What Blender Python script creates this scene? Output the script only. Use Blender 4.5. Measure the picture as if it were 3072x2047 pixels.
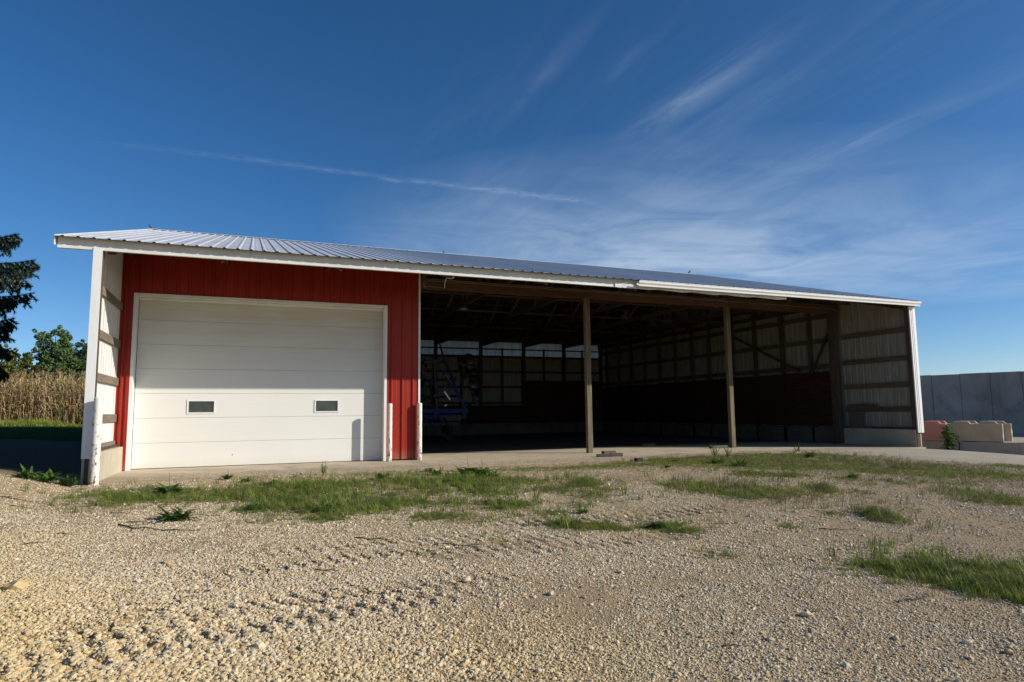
import bpy, bmesh, math, random
import numpy as np
from mathutils import Vector, Matrix, Euler, noise as mnoise

sc = bpy.context.scene
for o in list(bpy.data.objects): bpy.data.objects.remove(o)
random.seed(11); rng = np.random.default_rng(7)

# ------------------------------------------------------------------ camera
CAMP = Vector((-8.4358, -15.4165, 1.1195))
YAW, PITCH, ROLL, FPX = .3833, .1077, -.0104, 1952.88
cam = bpy.data.cameras.new('camera'); camo = bpy.data.objects.new('camera', cam)
sc.collection.objects.link(camo); sc.camera = camo
_f = Vector((math.sin(YAW), math.cos(YAW), 0)); _r = Vector((math.cos(YAW), -math.sin(YAW), 0)); _u = Vector((0, 0, 1))
_f2 = _f*math.cos(PITCH)+_u*math.sin(PITCH); _u2 = _u*math.cos(PITCH)-_f*math.sin(PITCH)
_r3 = _r*math.cos(ROLL)+_u2*math.sin(ROLL); _u3 = _u2*math.cos(ROLL)-_r*math.sin(ROLL)
m = Matrix.Identity(4)
for i in range(3):
    m[i][0] = _r3[i]; m[i][1] = _u3[i]; m[i][2] = -_f2[i]; m[i][3] = CAMP[i]
camo.matrix_world = m
cam.sensor_width = 36; cam.lens = FPX/3072*36; cam.clip_start = .05; cam.clip_end = 3000

# ------------------------------------------------------------------ light
TO_SUN = Vector((1.55, -1.0, .85)).normalized()
sun = bpy.data.lights.new('sun', 'SUN'); suno = bpy.data.objects.new('sun', sun); sc.collection.objects.link(suno)
suno.rotation_euler = TO_SUN.to_track_quat('Z', 'Y').to_euler()
sun.energy = 5.0; sun.angle = math.radians(.53); sun.color = (1, .945, .86)
w = bpy.data.worlds.new('World'); sc.world = w; w.use_nodes = True
nt = w.node_tree; nt.nodes.clear()
def N(nt, t, **kw):
    n = nt.nodes.new(t)
    for k, v in kw.items():
        if k in n.inputs.keys() if isinstance(k, str) else False: n.inputs[k].default_value = v
        elif hasattr(n, k): setattr(n, k, v)
    return n
def L(nt, a, b): nt.links.new(a, b)
def math_(nt, op, a, b=None, c=None, clamp=False):
    n = nt.nodes.new('ShaderNodeMath'); n.operation = op; n.use_clamp = clamp
    for i, v in enumerate((a, b, c)):
        if v is None: continue
        if isinstance(v, (int, float)): n.inputs[i].default_value = v
        else: nt.links.new(v, n.inputs[i])
    return n.outputs[0]
def noise(nt, vec, scale, detail=4, rough=.55, dist=0):
    n = nt.nodes.new('ShaderNodeTexNoise'); n.inputs['Scale'].default_value = scale; n.inputs['Detail'].default_value = detail
    n.inputs['Roughness'].default_value = rough; n.inputs['Distortion'].default_value = dist
    if vec is not None: nt.links.new(vec, n.inputs['Vector'])
    return n.outputs['Fac']
def ramp(nt, fac, stops, interp='LINEAR'):
    n = nt.nodes.new('ShaderNodeValToRGB'); e = n.color_ramp; e.interpolation = interp
    while len(e.elements) < len(stops): e.elements.new(.5)
    for i, (p, c) in enumerate(stops):
        e.elements[i].position = p
        if isinstance(c, (int, float)): c = (c, c, c)
        e.elements[i].color = (*c, 1)
    nt.links.new(fac, n.inputs[0]); return n.outputs[0]
def mixc(nt, fac, a, b, mode='MIX'):
    n = nt.nodes.new('ShaderNodeMix'); n.data_type = 'RGBA'; n.blend_type = mode
    for s, v in ((0, fac), (6, a), (7, b)):
        if isinstance(v, (int, float)): n.inputs[s].default_value = v
        elif isinstance(v, tuple): n.inputs[s].default_value = (*v, 1)
        else: nt.links.new(v, n.inputs[s])
    return n.outputs[2]
def mapping(nt, vec, scale=(1, 1, 1), rot=(0, 0, 0), loc=(0, 0, 0)):
    n = nt.nodes.new('ShaderNodeMapping'); n.inputs['Scale'].default_value = scale; n.inputs['Rotation'].default_value = rot; n.inputs['Location'].default_value = loc
    nt.links.new(vec, n.inputs[0]); return n.outputs[0]

sky = N(nt, 'ShaderNodeTexSky', sky_type='NISHITA'); sky.sun_disc = False
sky.sun_elevation = math.asin(TO_SUN.z); sky.sun_rotation = math.atan2(TO_SUN.x, TO_SUN.y)
sky.air_density = .7; sky.dust_density = .5; sky.ozone_density = 2.9; sky.altitude = 300
hs = N(nt, 'ShaderNodeHueSaturation'); hs.inputs['Saturation'].default_value = 1.24; L(nt, sky.outputs[0], hs.inputs['Color'])
tc = N(nt, 'ShaderNodeTexCoord'); sx = N(nt, 'ShaderNodeSeparateXYZ'); L(nt, tc.outputs['Generated'], sx.inputs[0])
zz = math_(nt, 'MAXIMUM', sx.outputs[2], .03)
U = math_(nt, 'DIVIDE', sx.outputs[0], zz); V = math_(nt, 'DIVIDE', sx.outputs[1], zz)
cb = N(nt, 'ShaderNodeCombineXYZ'); L(nt, U, cb.inputs[0]); L(nt, V, cb.inputs[1]); P = cb.outputs[0]
# cirrus: long filaments along one wind direction on a high plane, gathered by a broad mask
wisp = noise(nt, mapping(nt, P, (2.6, .42, 1), (0, 0, .12)), 1.5, 9, .62, .9)
wisp2 = noise(nt, mapping(nt, P, (5.0, .9, 1), (0, 0, -.1), (3, 1, 0)), 2.2, 8, .65, .6)
broad = noise(nt, mapping(nt, P, (.5, .32, 1), (0, 0, 0), (1.3, .6, 0)), 1.0, 3, .5)
wf = ramp(nt, wisp, [(.50, 0), (.80, 1)]); wf2 = ramp(nt, wisp2, [(.42, 0), (.8, 1)])
bm_ = ramp(nt, broad, [(.42, 0), (.62, 1)])
thin = math_(nt, 'MULTIPLY', math_(nt, 'ADD', math_(nt, 'MULTIPLY', wf, .8), math_(nt, 'MULTIPLY', wf2, .35)), bm_)
def blob(cx, cy, rx, ry, p=1.0, rot=0):      # soft cloud field on the cloud plane
    v = mapping(nt, P, (1, 1, 1), (0, 0, 0), (-cx, -cy, 0)); v = mapping(nt, v, (1/rx, 1/ry, 1), (0, 0, rot))
    d = N(nt, 'ShaderNodeVectorMath', operation='LENGTH'); L(nt, v, d.inputs[0])
    return math_(nt, 'POWER', math_(nt, 'SUBTRACT', 1, d.outputs['Value'], clamp=True), p)
warp = noise(nt, mapping(nt, P, (1.2, 1.2, 1)), 2.0, 5, .6)
# contrail: a thin band along a line of constant V
cv = math_(nt, 'ADD', V, math_(nt, 'MULTIPLY', math_(nt, 'SUBTRACT', warp, .5), .10))
cd = math_(nt, 'ABSOLUTE', math_(nt, 'SUBTRACT', cv, 2.69))
cw = math_(nt, 'SUBTRACT', 1, math_(nt, 'DIVIDE', cd, .055), clamp=True)
fine = noise(nt, mapping(nt, P, (9, 14, 1), (0, 0, .5)), 1.6, 6, .65)
cl = math_(nt, 'MULTIPLY', math_(nt, 'SMOOTH_MIN', math_(nt, 'MULTIPLY', math_(nt, 'ADD', U, .75), .42, clamp=True), 1, .1), math_(nt, 'MULTIPLY', math_(nt, 'SUBTRACT', 1.55, U), 6, clamp=True))
contr = math_(nt, 'MULTIPLY', math_(nt, 'MULTIPLY', math_(nt, 'POWER', cw, 1.3), cl), math_(nt, 'MULTIPLY', ramp(nt, fine, [(.38, .08), (.68, 1)]), .52))
def streak(cx, cy, rx, ry, amt, rot):
    return math_(nt, 'MULTIPLY', math_(nt, 'MULTIPLY', blob(cx, cy, rx, ry, 1.4, rot), ramp(nt, noise(nt, mapping(nt, P, (6, 1.2, 1), (0, 0, .05)), 1.4, 7, .66, 1.0), [(.3, .05), (.72, 1)])), amt)
st = math_(nt, 'ADD', streak(1.29, 1.60, .12, .62, .46, .05), math_(nt, 'ADD', streak(.79, 1.72, .06, .5, .18, .03), streak(.98, 1.5, .04, .22, .14, .03)))
st = math_(nt, 'ADD', st, math_(nt, 'ADD', streak(2.1, 1.7, .16, .9, .2, .1), streak(1.5, 1.75, .22, .7, .16, .05)))
veil = math_(nt, 'MULTIPLY', math_(nt, 'ADD', blob(3.6, 3.3, 3.3, 2.0, .8), math_(nt, 'MULTIPLY', blob(2.3, 3.7, 1.9, 1.4, .9), .8)), ramp(nt, noise(nt, mapping(nt, P, (.75, .9, 1), (0, 0, .75)), 1.6, 8, .6, .8), [(.28, .16), (.72, .9)]))
tot = math_(nt, 'ADD', math_(nt, 'ADD', math_(nt, 'MULTIPLY', thin, .16), contr), math_(nt, 'ADD', st, veil), clamp=True)
fade = math_(nt, 'MULTIPLY', math_(nt, 'SUBTRACT', sx.outputs[2], .02), 9, clamp=True)
tot = math_(nt, 'MULTIPLY', math_(nt, 'MULTIPLY', tot, fade), .60)
col = mixc(nt, tot, hs.outputs[0], (5.0, 6.0, 7.2))
bg = N(nt, 'ShaderNodeBackground'); L(nt, col, bg.inputs[0]); bg.inputs[1].default_value = .118
out = N(nt, 'ShaderNodeOutputWorld'); L(nt, bg.outputs[0], out.inputs[0])

vs = sc.view_settings; sc.display_settings.display_device = 'sRGB'
vs.view_transform = 'Standard'; vs.look = 'None'; vs.gamma = 1; vs.use_curve_mapping = False; vs.exposure = 0
sc.render.engine = 'CYCLES'
sc.cycles.max_bounces = 6; sc.cycles.transparent_max_bounces = 8

# ------------------------------------------------------------------ helpers
COL = sc.collection
WL = {}                      # world location of every parent, so that world coordinates can be used for its parts
def tag(o, label=None, cat=None, group=None, kind=None):
    if label: o['label'] = label
    if cat: o['category'] = cat
    if group: o['group'] = group
    if kind: o['kind'] = kind
    return o
def empty(name, loc, label=None, cat=None, group=None, rz=0):
    o = bpy.data.objects.new(name, None); COL.objects.link(o); o.location = loc; o.rotation_euler.z = rz
    o.empty_display_size = .2; WL[o.name] = Vector(loc); return tag(o, label, cat, group)
def link(name, me, parent=None, loc=(0, 0, 0), rot=(0, 0, 0), scale=(1, 1, 1)):
    o = bpy.data.objects.new(name, me); COL.objects.link(o)
    if parent: o.parent = parent
    o.location = loc; o.rotation_euler = rot; o.scale = scale
    WL[o.name] = (WL[parent.name] if parent else Vector((0, 0, 0))) + Vector(loc)
    return o
class MB:
    def __init__(s): s.v = []; s.f = []; s.mi = []; s.cur = 0
    def add(s, vs, fs):
        b = len(s.v); s.v += [tuple(p) for p in vs]; s.f += [tuple(b+i for i in f) for f in fs]; s.mi += [s.cur]*len(fs)
    def box(s, x0, x1, y0, y1, z0, z1):
        v = [(x0,y0,z0),(x1,y0,z0),(x1,y1,z0),(x0,y1,z0),(x0,y0,z1),(x1,y0,z1),(x1,y1,z1),(x0,y1,z1)]
        s.add(v, [(0,3,2,1),(4,5,6,7),(0,1,5,4),(1,2,6,5),(2,3,7,6),(3,0,4,7)])
    def hexa(s, b, t):       # bottom ring of four, top ring of four
        s.add(list(b)+list(t), [(3,2,1,0),(4,5,6,7),(0,1,5,4),(1,2,6,5),(2,3,7,6),(3,0,4,7)])
    def beam(s, p, q, w, h, up=(0, 0, 1)):
        p = Vector(p); q = Vector(q); d = (q-p).normalized(); up = Vector(up)
        a = d.cross(up)
        if a.length < 1e-4: a = d.cross(Vector((1, 0, 0)))
        a.normalize(); b = a.cross(d).normalized(); a = a*w/2; b = b*h/2
        s.add([p-a-b, p+a-b, p+a+b, p-a+b, q-a-b, q+a-b, q+a+b, q-a+b], [(0,3,2,1),(4,5,6,7),(0,1,5,4),(1,2,6,5),(2,3,7,6),(3,0,4,7)])
    def tube(s, pts, r, n=8, caps=True):
        pts = [Vector(p) for p in pts]; rs = r if isinstance(r, (list, tuple)) else [r]*len(pts)
        base = len(s.v); prev = None
        for i, p in enumerate(pts):
            d = (pts[min(i+1, len(pts)-1)]-pts[max(i-1, 0)]).normalized()
            if prev is None:
                a = d.cross(Vector((0, 0, 1)))
                if a.length < 1e-3: a = d.cross(Vector((1, 0, 0)))
            else: a = prev - d*prev.dot(d)
            a.normalize(); prev = a; b = d.cross(a)
            for k in range(n):
                t = 2*math.pi*k/n; s.v.append(tuple(p+(a*math.cos(t)+b*math.sin(t))*rs[i]))
        for i in range(len(pts)-1):
            for k in range(n):
                a0 = base+i*n+k; a1 = base+i*n+(k+1) % n
                s.f.append((a0, a1, a1+n, a0+n)); s.mi.append(s.cur)
        if caps:
            s.f.append(tuple(base+k for k in reversed(range(n)))); s.f.append(tuple(base+(len(pts)-1)*n+k for k in range(n))); s.mi += [s.cur]*2
    def lathe(s, c, prof, n=16):     # profile of (radius, z)
        base = len(s.v)
        for r, z in prof:
            for k in range(n):
                t = 2*math.pi*k/n; s.v.append((c[0]+r*math.cos(t), c[1]+r*math.sin(t), c[2]+z))
        for i in range(len(prof)-1):
            for k in range(n):
                a0 = base+i*n+k; a1 = base+i*n+(k+1) % n; s.f.append((a0, a1, a1+n, a0+n)); s.mi.append(s.cur)
    def mesh(s, name, mats, off=(0, 0, 0), smooth=False, bevel=0):
        me = bpy.data.meshes.new(name); o = Vector(off)
        me.from_pydata([tuple(Vector(p)-o) for p in s.v], [], s.f)
        if bevel:
            b = bmesh.new(); b.from_mesh(me); bmesh.ops.bevel(b, geom=list(b.edges), offset=bevel, segments=1, affect='EDGES'); b.to_mesh(me); b.free()
        for mt in (mats if isinstance(mats, (list, tuple)) else [mats]): me.materials.append(mt)
        if not bevel and any(s.mi): me.polygons.foreach_set('material_index', s.mi)
        if smooth: me.polygons.foreach_set('use_smooth', [True]*len(me.polygons))
        me.update(); return me
    def build(s, name, mats, parent=None, smooth=False, bevel=0, at=None):
        off = (WL[parent.name] if parent else Vector((0, 0, 0)))
        if at is None:
            return link(name, s.mesh(name, mats, off, smooth, bevel), parent)
        at = Vector(at); return link(name, s.mesh(name, mats, at, smooth, bevel), parent, at-off)
def fastmesh(name, v, f, mats, smooth=False):
    me = bpy.data.meshes.new(name); v = np.asarray(v, np.float32); f = np.asarray(f, np.int32); n, k = f.shape
    me.vertices.add(len(v)); me.vertices.foreach_set('co', v.ravel())
    me.loops.add(n*k); me.loops.foreach_set('vertex_index', f.ravel())
    me.polygons.add(n); me.polygons.foreach_set('loop_start', np.arange(0, n*k, k, dtype=np.int32)); me.polygons.foreach_set('loop_total', np.full(n, k, np.int32))
    for mt in (mats if isinstance(mats, (list, tuple)) else [mats]): me.materials.append(mt)
    me.update(calc_edges=True)
    if smooth: me.polygons.foreach_set('use_smooth', np.ones(n, bool))
    return me

# ------------------------------------------------------------------ materials
def mat(name, rough=.6, metallic=0, spec=.5):
    mt = bpy.data.materials.new(name); mt.use_nodes = True; nt = mt.node_tree; b = nt.nodes['Principled BSDF']
    b.inputs['Roughness'].default_value = rough; b.inputs['Metallic'].default_value = metallic; b.inputs['Specular IOR Level'].default_value = spec
    return mt, nt, b
def pos(nt): return nt.nodes.new('ShaderNodeNewGeometry').outputs['Position']
def bump(nt, b, h, strength=.3, dist=.01):
    n = nt.nodes.new('ShaderNodeBump'); n.inputs['Strength'].default_value = strength; n.inputs['Distance'].default_value = dist
    nt.links.new(h, n.inputs['Height']); nt.links.new(n.outputs[0], b.inputs['Normal']); return n
def orand(nt):
    return nt.nodes.new('ShaderNodeObjectInfo').outputs['Random']
def simple(name, c1, c2, scale=2, rough=.6, metallic=0, bs=0, bscale=60, stretch=(1, 1, 1), spec=.5, jit=.0, detail=5, lo=.35, hi=.65):
    mt, nt, b = mat(name, rough, metallic, spec); p = pos(nt)
    v = mapping(nt, p, stretch)
    c = ramp(nt, noise(nt, v, scale, detail, .6, .3), [(lo, c1), (hi, c2)])
    if jit:
        k = math_(nt, 'ADD', math_(nt, 'MULTIPLY', orand(nt), jit), 1-jit/2)
        hsn = nt.nodes.new('ShaderNodeHueSaturation'); nt.links.new(c, hsn.inputs['Color']); nt.links.new(k, hsn.inputs['Value']); c = hsn.outputs[0]
    nt.links.new(c, b.inputs['Base Color'])
    if bs: bump(nt, b, noise(nt, v, bscale, 4, .6), bs, .01)
    return mt
def wood(name, c1, c2, axis, rough=.85, jit=.25, sc_=1.0):      # axis = grain direction
    st = {'x': (.06, 1, 1), 'y': (1, .06, 1), 'z': (1, 1, .06)}[axis]
    mt, nt, b = mat(name, rough, 0, .25); p = pos(nt); v = mapping(nt, p, tuple(k*sc_ for k in st))
    g = noise(nt, v, 26, 6, .65, .6); g2 = noise(nt, mapping(nt, p, (1, 1, .5)), 1.6, 4, .6)
    c = ramp(nt, g, [(.3, c1), (.68, c2)]); c = mixc(nt, math_(nt, 'MULTIPLY', g2, .7), c, tuple(x*.45 for x in c1))
    k = math_(nt, 'ADD', math_(nt, 'MULTIPLY', orand(nt), jit), 1-jit/2)
    hsn = nt.nodes.new('ShaderNodeHueSaturation'); nt.links.new(c, hsn.inputs['Color']); nt.links.new(k, hsn.inputs['Value'])
    nt.links.new(hsn.outputs[0], b.inputs['Base Color']); bump(nt, b, g, .5, .006); return mt
M = {}
# painted red ribbed steel, slight chalking and flecks
def red_steel():
    mt, nt, b = mat('red_steel', .5, 0, .22); p = pos(nt)
    c = ramp(nt, noise(nt, mapping(nt, p, (1.5, 1.5, .25)), 2.2, 5, .6), [(.3, (.27, .022, .012)), (.7, (.34, .031, .016))])
    fl = noise(nt, mapping(nt, p, (1, 1, .6)), 55, 2, .5); c = mixc(nt, ramp(nt, fl, [(.72, 0), (.76, .55)]), c, (.55, .25, .2))
    sx = nt.nodes.new('ShaderNodeSeparateXYZ'); nt.links.new(p, sx.inputs[0])
    low = math_(nt, 'SUBTRACT', 1, math_(nt, 'MULTIPLY', sx.outputs[2], 3.5), clamp=True)
    c = mixc(nt, math_(nt, 'MULTIPLY', math_(nt, 'MULTIPLY', low, noise(nt, p, 9, 5, .7)), .75), c, (.34, .24, .16))
    nt.links.new(c, b.inputs['Base Color']); nt.links.new(math_(nt, 'ADD', math_(nt, 'MULTIPLY', noise(nt, p, 3), .25), .3), b.inputs['Roughness']); return mt
M['red'] = red_steel()
def white_paint(name, base, dirt, amt=.5, rough=.45, vert=True):
    mt, nt, b = mat(name, rough, 0, .4); p = pos(nt)
    a = noise(nt, mapping(nt, p, (3, 3, .35) if vert else (.4, .4, 3)), 3, 6, .65)
    s2 = noise(nt, p, 45, 3, .6)
    c = mixc(nt, math_(nt, 'MULTIPLY', ramp(nt, a, [(.42, 0), (.75, 1)]), amt), base, dirt)
    c = mixc(nt, ramp(nt, s2, [(.70, 0), (.76, amt)]), c, tuple(x*.4 for x in dirt))
    nt.links.new(c, b.inputs['Base Color']); return mt
M['trim'] = white_paint('white_trim', (.78, .78, .76), (.50, .46, .36), .35)
M['gutter'] = white_paint('white_gutter', (.80, .79, .75), (.45, .42, .34), .4, .35, False)
M['fascia'] = white_paint('white_fascia', (.76, .75, .70), (.42, .38, .28), .55, .4, False)
# white wall steel inside, its colour darkened to carry the shed's shade
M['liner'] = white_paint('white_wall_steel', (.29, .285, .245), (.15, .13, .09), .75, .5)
M['lit_liner'] = white_paint('white_left_wall_steel', (.68, .68, .66), (.46, .42, .34), .5, .5)  # light copy kept for the sunlit left wall
M['outer'] = white_paint('white_end_steel', (.72, .74, .76), (.52, .50, .46), .3, .45)
def door():
    mt, nt, b = mat('door_skin', .5, 0, .35); p = pos(nt); sx = nt.nodes.new('ShaderNodeSeparateXYZ'); nt.links.new(p, sx.inputs[0])
    c = mixc(nt, noise(nt, mapping(nt, p, (.7, 1, 1.2)), 1.3, 4, .6), (.78, .77, .715), (.70, .69, .63))
    hi = math_(nt, 'MULTIPLY', math_(nt, 'SUBTRACT', sx.outputs[2], 1.9), .65, clamp=True)
    c = mixc(nt, math_(nt, 'MULTIPLY', hi, math_(nt, 'ADD', math_(nt, 'MULTIPLY', noise(nt, mapping(nt, p, (.5, 1, 3)), 1.6, 5, .6), .8), .15)), c, (.46, .41, .28))
    ed = ramp(nt, noise(nt, mapping(nt, p, (.35, 1, 30)), 2, 4, .6), [(.45, 0), (.8, .35)])
    c = mixc(nt, math_(nt, 'MULTIPLY', ed, math_(nt, 'ADD', hi, .15)), c, (.38, .34, .25))
    sp = nt.nodes.new('ShaderNodeTexVoronoi'); sp.inputs['Scale'].default_value = 2.3; nt.links.new(mapping(nt, p, (1, 1, .6)), sp.inputs['Vector'])
    msk = ramp(nt, noise(nt, p, 1.1, 2), [(.5, 0), (.58, 1)])
    c = mixc(nt, math_(nt, 'MULTIPLY', ramp(nt, sp.outputs['Distance'], [(.022, .9), (.03, 0)]), msk), c, (.10, .09, .07))
    low = math_(nt, 'SUBTRACT', 1, math_(nt, 'MULTIPLY', sx.outputs[2], 5), clamp=True)
    c = mixc(nt, math_(nt, 'MULTIPLY', math_(nt, 'MULTIPLY', low, noise(nt, p, 7, 5, .7)), .5), c, (.5, .43, .3))
    nt.links.new(c, b.inputs['Base Color'])
    wv = math_(nt, 'SINE', math_(nt, 'MULTIPLY', sx.outputs[2], 2*math.pi/.052))
    em = noise(nt, mapping(nt, p, (1, 1, .4)), 140, 2, .5)
    bump(nt, b, math_(nt, 'ADD', math_(nt, 'MULTIPLY', math_(nt, 'POWER', math_(nt, 'ABSOLUTE', wv), 8), .8), math_(nt, 'MULTIPLY', em, .5)), .30, .0025); return mt
M['door'] = door()
def roof():
    mt, nt, b = mat('galvanised_roof_steel', .55, .15, .4); p = pos(nt)
    c = ramp(nt, noise(nt, mapping(nt, p, (1.0, .3, 1)), 2, 6, .6), [(.3, (.56, .565, .57)), (.7, (.68, .685, .69))])
    c = mixc(nt, ramp(nt, noise(nt, mapping(nt, p, (5, .35, 1)), 4, 5, .7), [(.55, 0), (.85, .5)]), c, (.34, .35, .36))
    k = math_(nt, 'ADD', math_(nt, 'MULTIPLY', orand(nt), .14), .93)
    hsn = nt.nodes.new('ShaderNodeHueSaturation'); nt.links.new(c, hsn.inputs['Color']); nt.links.new(k, hsn.inputs['Value'])
    nt.links.new(hsn.outputs[0], b.inputs['Base Color'])
    nt.links.new(math_(nt, 'ADD', math_(nt, 'MULTIPLY', noise(nt, p, 8, 4), .25), .28), b.inputs['Roughness'])
    bump(nt, b, noise(nt, mapping(nt, p, (1, .5, 1)), 5, 3), .12, .02); return mt
M['roof'] = roof()
M['underroof'] = simple('dusty_roof_underside', (.045, .043, .040), (.10, .095, .085), 2, .7)  # near-black tone puts the shade under the roof into the colour
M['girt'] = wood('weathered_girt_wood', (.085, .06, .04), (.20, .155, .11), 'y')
M['girtlit'] = wood('sun_bleached_girt_wood', (.16, .125, .09), (.34, .28, .21), 'y')  # lighter copy of the girt wood, sunlight put into its colour
M['girtx'] = wood('weathered_purlin_wood', (.085, .058, .038), (.18, .13, .09), 'x')
M['truss'] = wood('truss_wood', (.07, .042, .026), (.15, .095, .06), 'y')
M['header'] = wood('header_wood', (.10, .052, .028), (.20, .115, .065), 'x')
M['stud'] = wood('stud_wood', (.075, .05, .034), (.16, .115, .08), 'z')
M['post'] = wood('treated_post_wood', (.10, .075, .045), (.32, .27, .17), 'z', jit=.12)
M['plank'] = wood('dark_stained_plank', (.04, .016, .010), (.10, .04, .026), 'y')
M['plankx'] = wood('dark_stained_plank_back', (.04, .016, .010), (.10, .04, .026), 'x')
M['board'] = wood('grey_weathered_board', (.10, .08, .065), (.24, .20, .165), 'x')
def concrete(name, c1, c2, stain, sa=.5, scale=1.2, bs=.35, seam=None):
    mt, nt, b = mat(name, .88, 0, .25); p = pos(nt)
    c = ramp(nt, noise(nt, p, scale, 7, .62, .4), [(.32, c1), (.68, c2)])
    c = mixc(nt, math_(nt, 'MULTIPLY', ramp(nt, noise(nt, mapping(nt, p, (1, 1, .4)), scale*.8+.3, 6, .7, .8), [(.5, 0), (.72, 1)]), sa), c, stain)
    c = mixc(nt, ramp(nt, noise(nt, p, 90, 3, .6), [(.35, .35), (.55, 0)]), c, tuple(x*.55 for x in c1))
    nt.links.new(c, b.inputs['Base Color']); bump(nt, b, noise(nt, p, 35, 6, .65), bs, .01); return mt
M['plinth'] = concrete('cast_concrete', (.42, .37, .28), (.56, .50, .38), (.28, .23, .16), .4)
M['dirtyplinth'] = concrete('dirty_inner_concrete', (.10, .09, .07), (.18, .16, .12), (.05, .04, .03), .5)  # dark copy of the plinth concrete with the interior shade painted in
M['slab'] = concrete('slab_concrete', (.50, .41, .285), (.63, .53, .385), (.14, .12, .09), .55, 1.1)
def slab():      # gravel dust and mud tracked over the outer edge, grime and painted shade inside
    mt = M['slab']; nt = mt.node_tree; b = nt.nodes['Principled BSDF']; old = b.inputs['Base Color'].links[0].from_socket
    p = pos(nt); sx = nt.nodes.new('ShaderNodeSeparateXYZ'); nt.links.new(p, sx.inputs[0])
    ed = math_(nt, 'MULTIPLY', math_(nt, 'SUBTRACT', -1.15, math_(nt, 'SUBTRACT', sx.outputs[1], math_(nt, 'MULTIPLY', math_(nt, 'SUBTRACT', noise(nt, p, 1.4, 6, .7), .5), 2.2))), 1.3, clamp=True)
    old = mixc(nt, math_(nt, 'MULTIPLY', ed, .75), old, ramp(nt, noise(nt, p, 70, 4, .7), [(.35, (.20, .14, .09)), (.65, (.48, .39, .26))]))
    # under cover the slab colour is blackened, grime and indoor shade in one
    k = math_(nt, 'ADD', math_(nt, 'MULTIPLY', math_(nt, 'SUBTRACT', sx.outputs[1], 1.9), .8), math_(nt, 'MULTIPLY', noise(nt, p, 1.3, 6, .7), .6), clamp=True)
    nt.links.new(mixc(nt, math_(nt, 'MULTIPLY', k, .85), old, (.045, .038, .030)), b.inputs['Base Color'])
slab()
M['block'] = concrete('tan_block_concrete', (.44, .35, .25), (.58, .48, .36), (.24, .18, .12), .55, 1.5)
M['pinkblock'] = concrete('pink_block_concrete', (.52, .22, .17), (.64, .31, .25), (.36, .24, .19), .4, 1.5)
M['greyblock'] = concrete('grey_block_concrete', (.34, .31, .27), (.46, .42, .36), (.20, .17, .13), .5, 1.5)
M['bunker'] = concrete('grey_precast_concrete', (.32, .285, .25), (.46, .415, .365), (.17, .15, .13), .85, .55)
def bollard():
    mt, nt, b = mat('white_pipe_paint', .45, 0, .4); p = pos(nt); sx = nt.nodes.new('ShaderNodeSeparateXYZ'); nt.links.new(p, sx.inputs[0])
    n = noise(nt, mapping(nt, p, (1, 1, .5)), 17, 6, .7); low = math_(nt, 'SUBTRACT', .72, math_(nt, 'MULTIPLY', math_(nt, 'POWER', math_(nt, 'MAXIMUM', sx.outputs[2], .01), .5), .18))
    f = ramp(nt, math_(nt, 'SUBTRACT', n, math_(nt, 'SUBTRACT', .62, math_(nt, 'MULTIPLY', low, .35))), [(.12, 0), (.19, 1)])
    c = mixc(nt, noise(nt, p, 4), (.80, .77, .70), (.68, .64, .54)); c = mixc(nt, f, c, (.19, .085, .035))
    nt.links.new(c, b.inputs['Base Color']); bump(nt, b, n, .2, .004); return mt
M['bollard'] = bollard()
M['blue'] = simple('blue_implement_paint', (.001, .012, .085), (.003, .022, .14), 3, .7)
M['bluedk'] = simple('dusty_blue_paint', (.002, .006, .035), (.006, .014, .07), 3, .8)
M['black'] = simple('black_steel', (.012, .012, .012), (.03, .028, .026), 6, .55, .2)
M['disc'] = simple('worn_disc_steel', (.03, .03, .03), (.10, .095, .09), 5, .4, .7)
M['rubber'] = simple('tyre_rubber', (.015, .015, .015), (.03, .03, .03), 10, .85)
M['yellow'] = simple('yellow_decal', (.6, .45, .03), (.75, .58, .06), 3, .5)
M['chrome'] = simple('bright_cylinder_rod', (.18, .18, .18), (.3, .3, .3), 3, .3, 1)
M['galv'] = simple('galvanised_fitting', (.4, .4, .38), (.55, .55, .5), 8, .35, .6)
M['lampshade'] = simple('cream_lamp_enamel', (.70, .62, .42), (.78, .72, .55), 4, .35)
M['wire'] = simple('grey_brown_cable', (.26, .21, .17), (.36, .30, .25), 4, .6)
M['pvc'] = simple('grey_conduit', (.42, .42, .38), (.52, .5, .45), 4, .5)
M['bird'] = simple('dark_feathers', (.03, .035, .045), (.08, .085, .10), 40, .7)
def translucent(name, col, amt):
    mt, nt, b = mat(name, .5, 0, .4); b.inputs['Base Color'].default_value = (*col, 1)
    t = nt.nodes.new('ShaderNodeBsdfTranslucent'); t.inputs[0].default_value = (*col, 1); mx = nt.nodes.new('ShaderNodeMixShader'); mx.inputs[0].default_value = amt
    c = ramp(nt, noise(nt, mapping(nt, pos(nt), (3, 3, .5)), 2, 5, .6), [(.3, tuple(x*.7 for x in col)), (.7, col)]); nt.links.new(c, t.inputs[0])
    nt.links.new(b.outputs[0], mx.inputs[1]); nt.links.new(t.outputs[0], mx.inputs[2]); nt.links.new(mx.outputs[0], nt.nodes['Material Output'].inputs[0]); return mt
M['skylight'] = translucent('translucent_fibreglass', (.72, .74, .70), .75)
def glass():
    mt, nt, b = mat('dusty_window_glass', .12, 0, .5)
    c = ramp(nt, noise(nt, pos(nt), 6, 5, .6), [(.3, (.015, .022, .018)), (.75, (.06, .075, .06))]); nt.links.new(c, b.inputs['Base Color'])
    b.inputs['Coat Weight'].default_value = .6; b.inputs['Coat Roughness'].default_value = .06; return mt
M['glass'] = glass()
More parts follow.
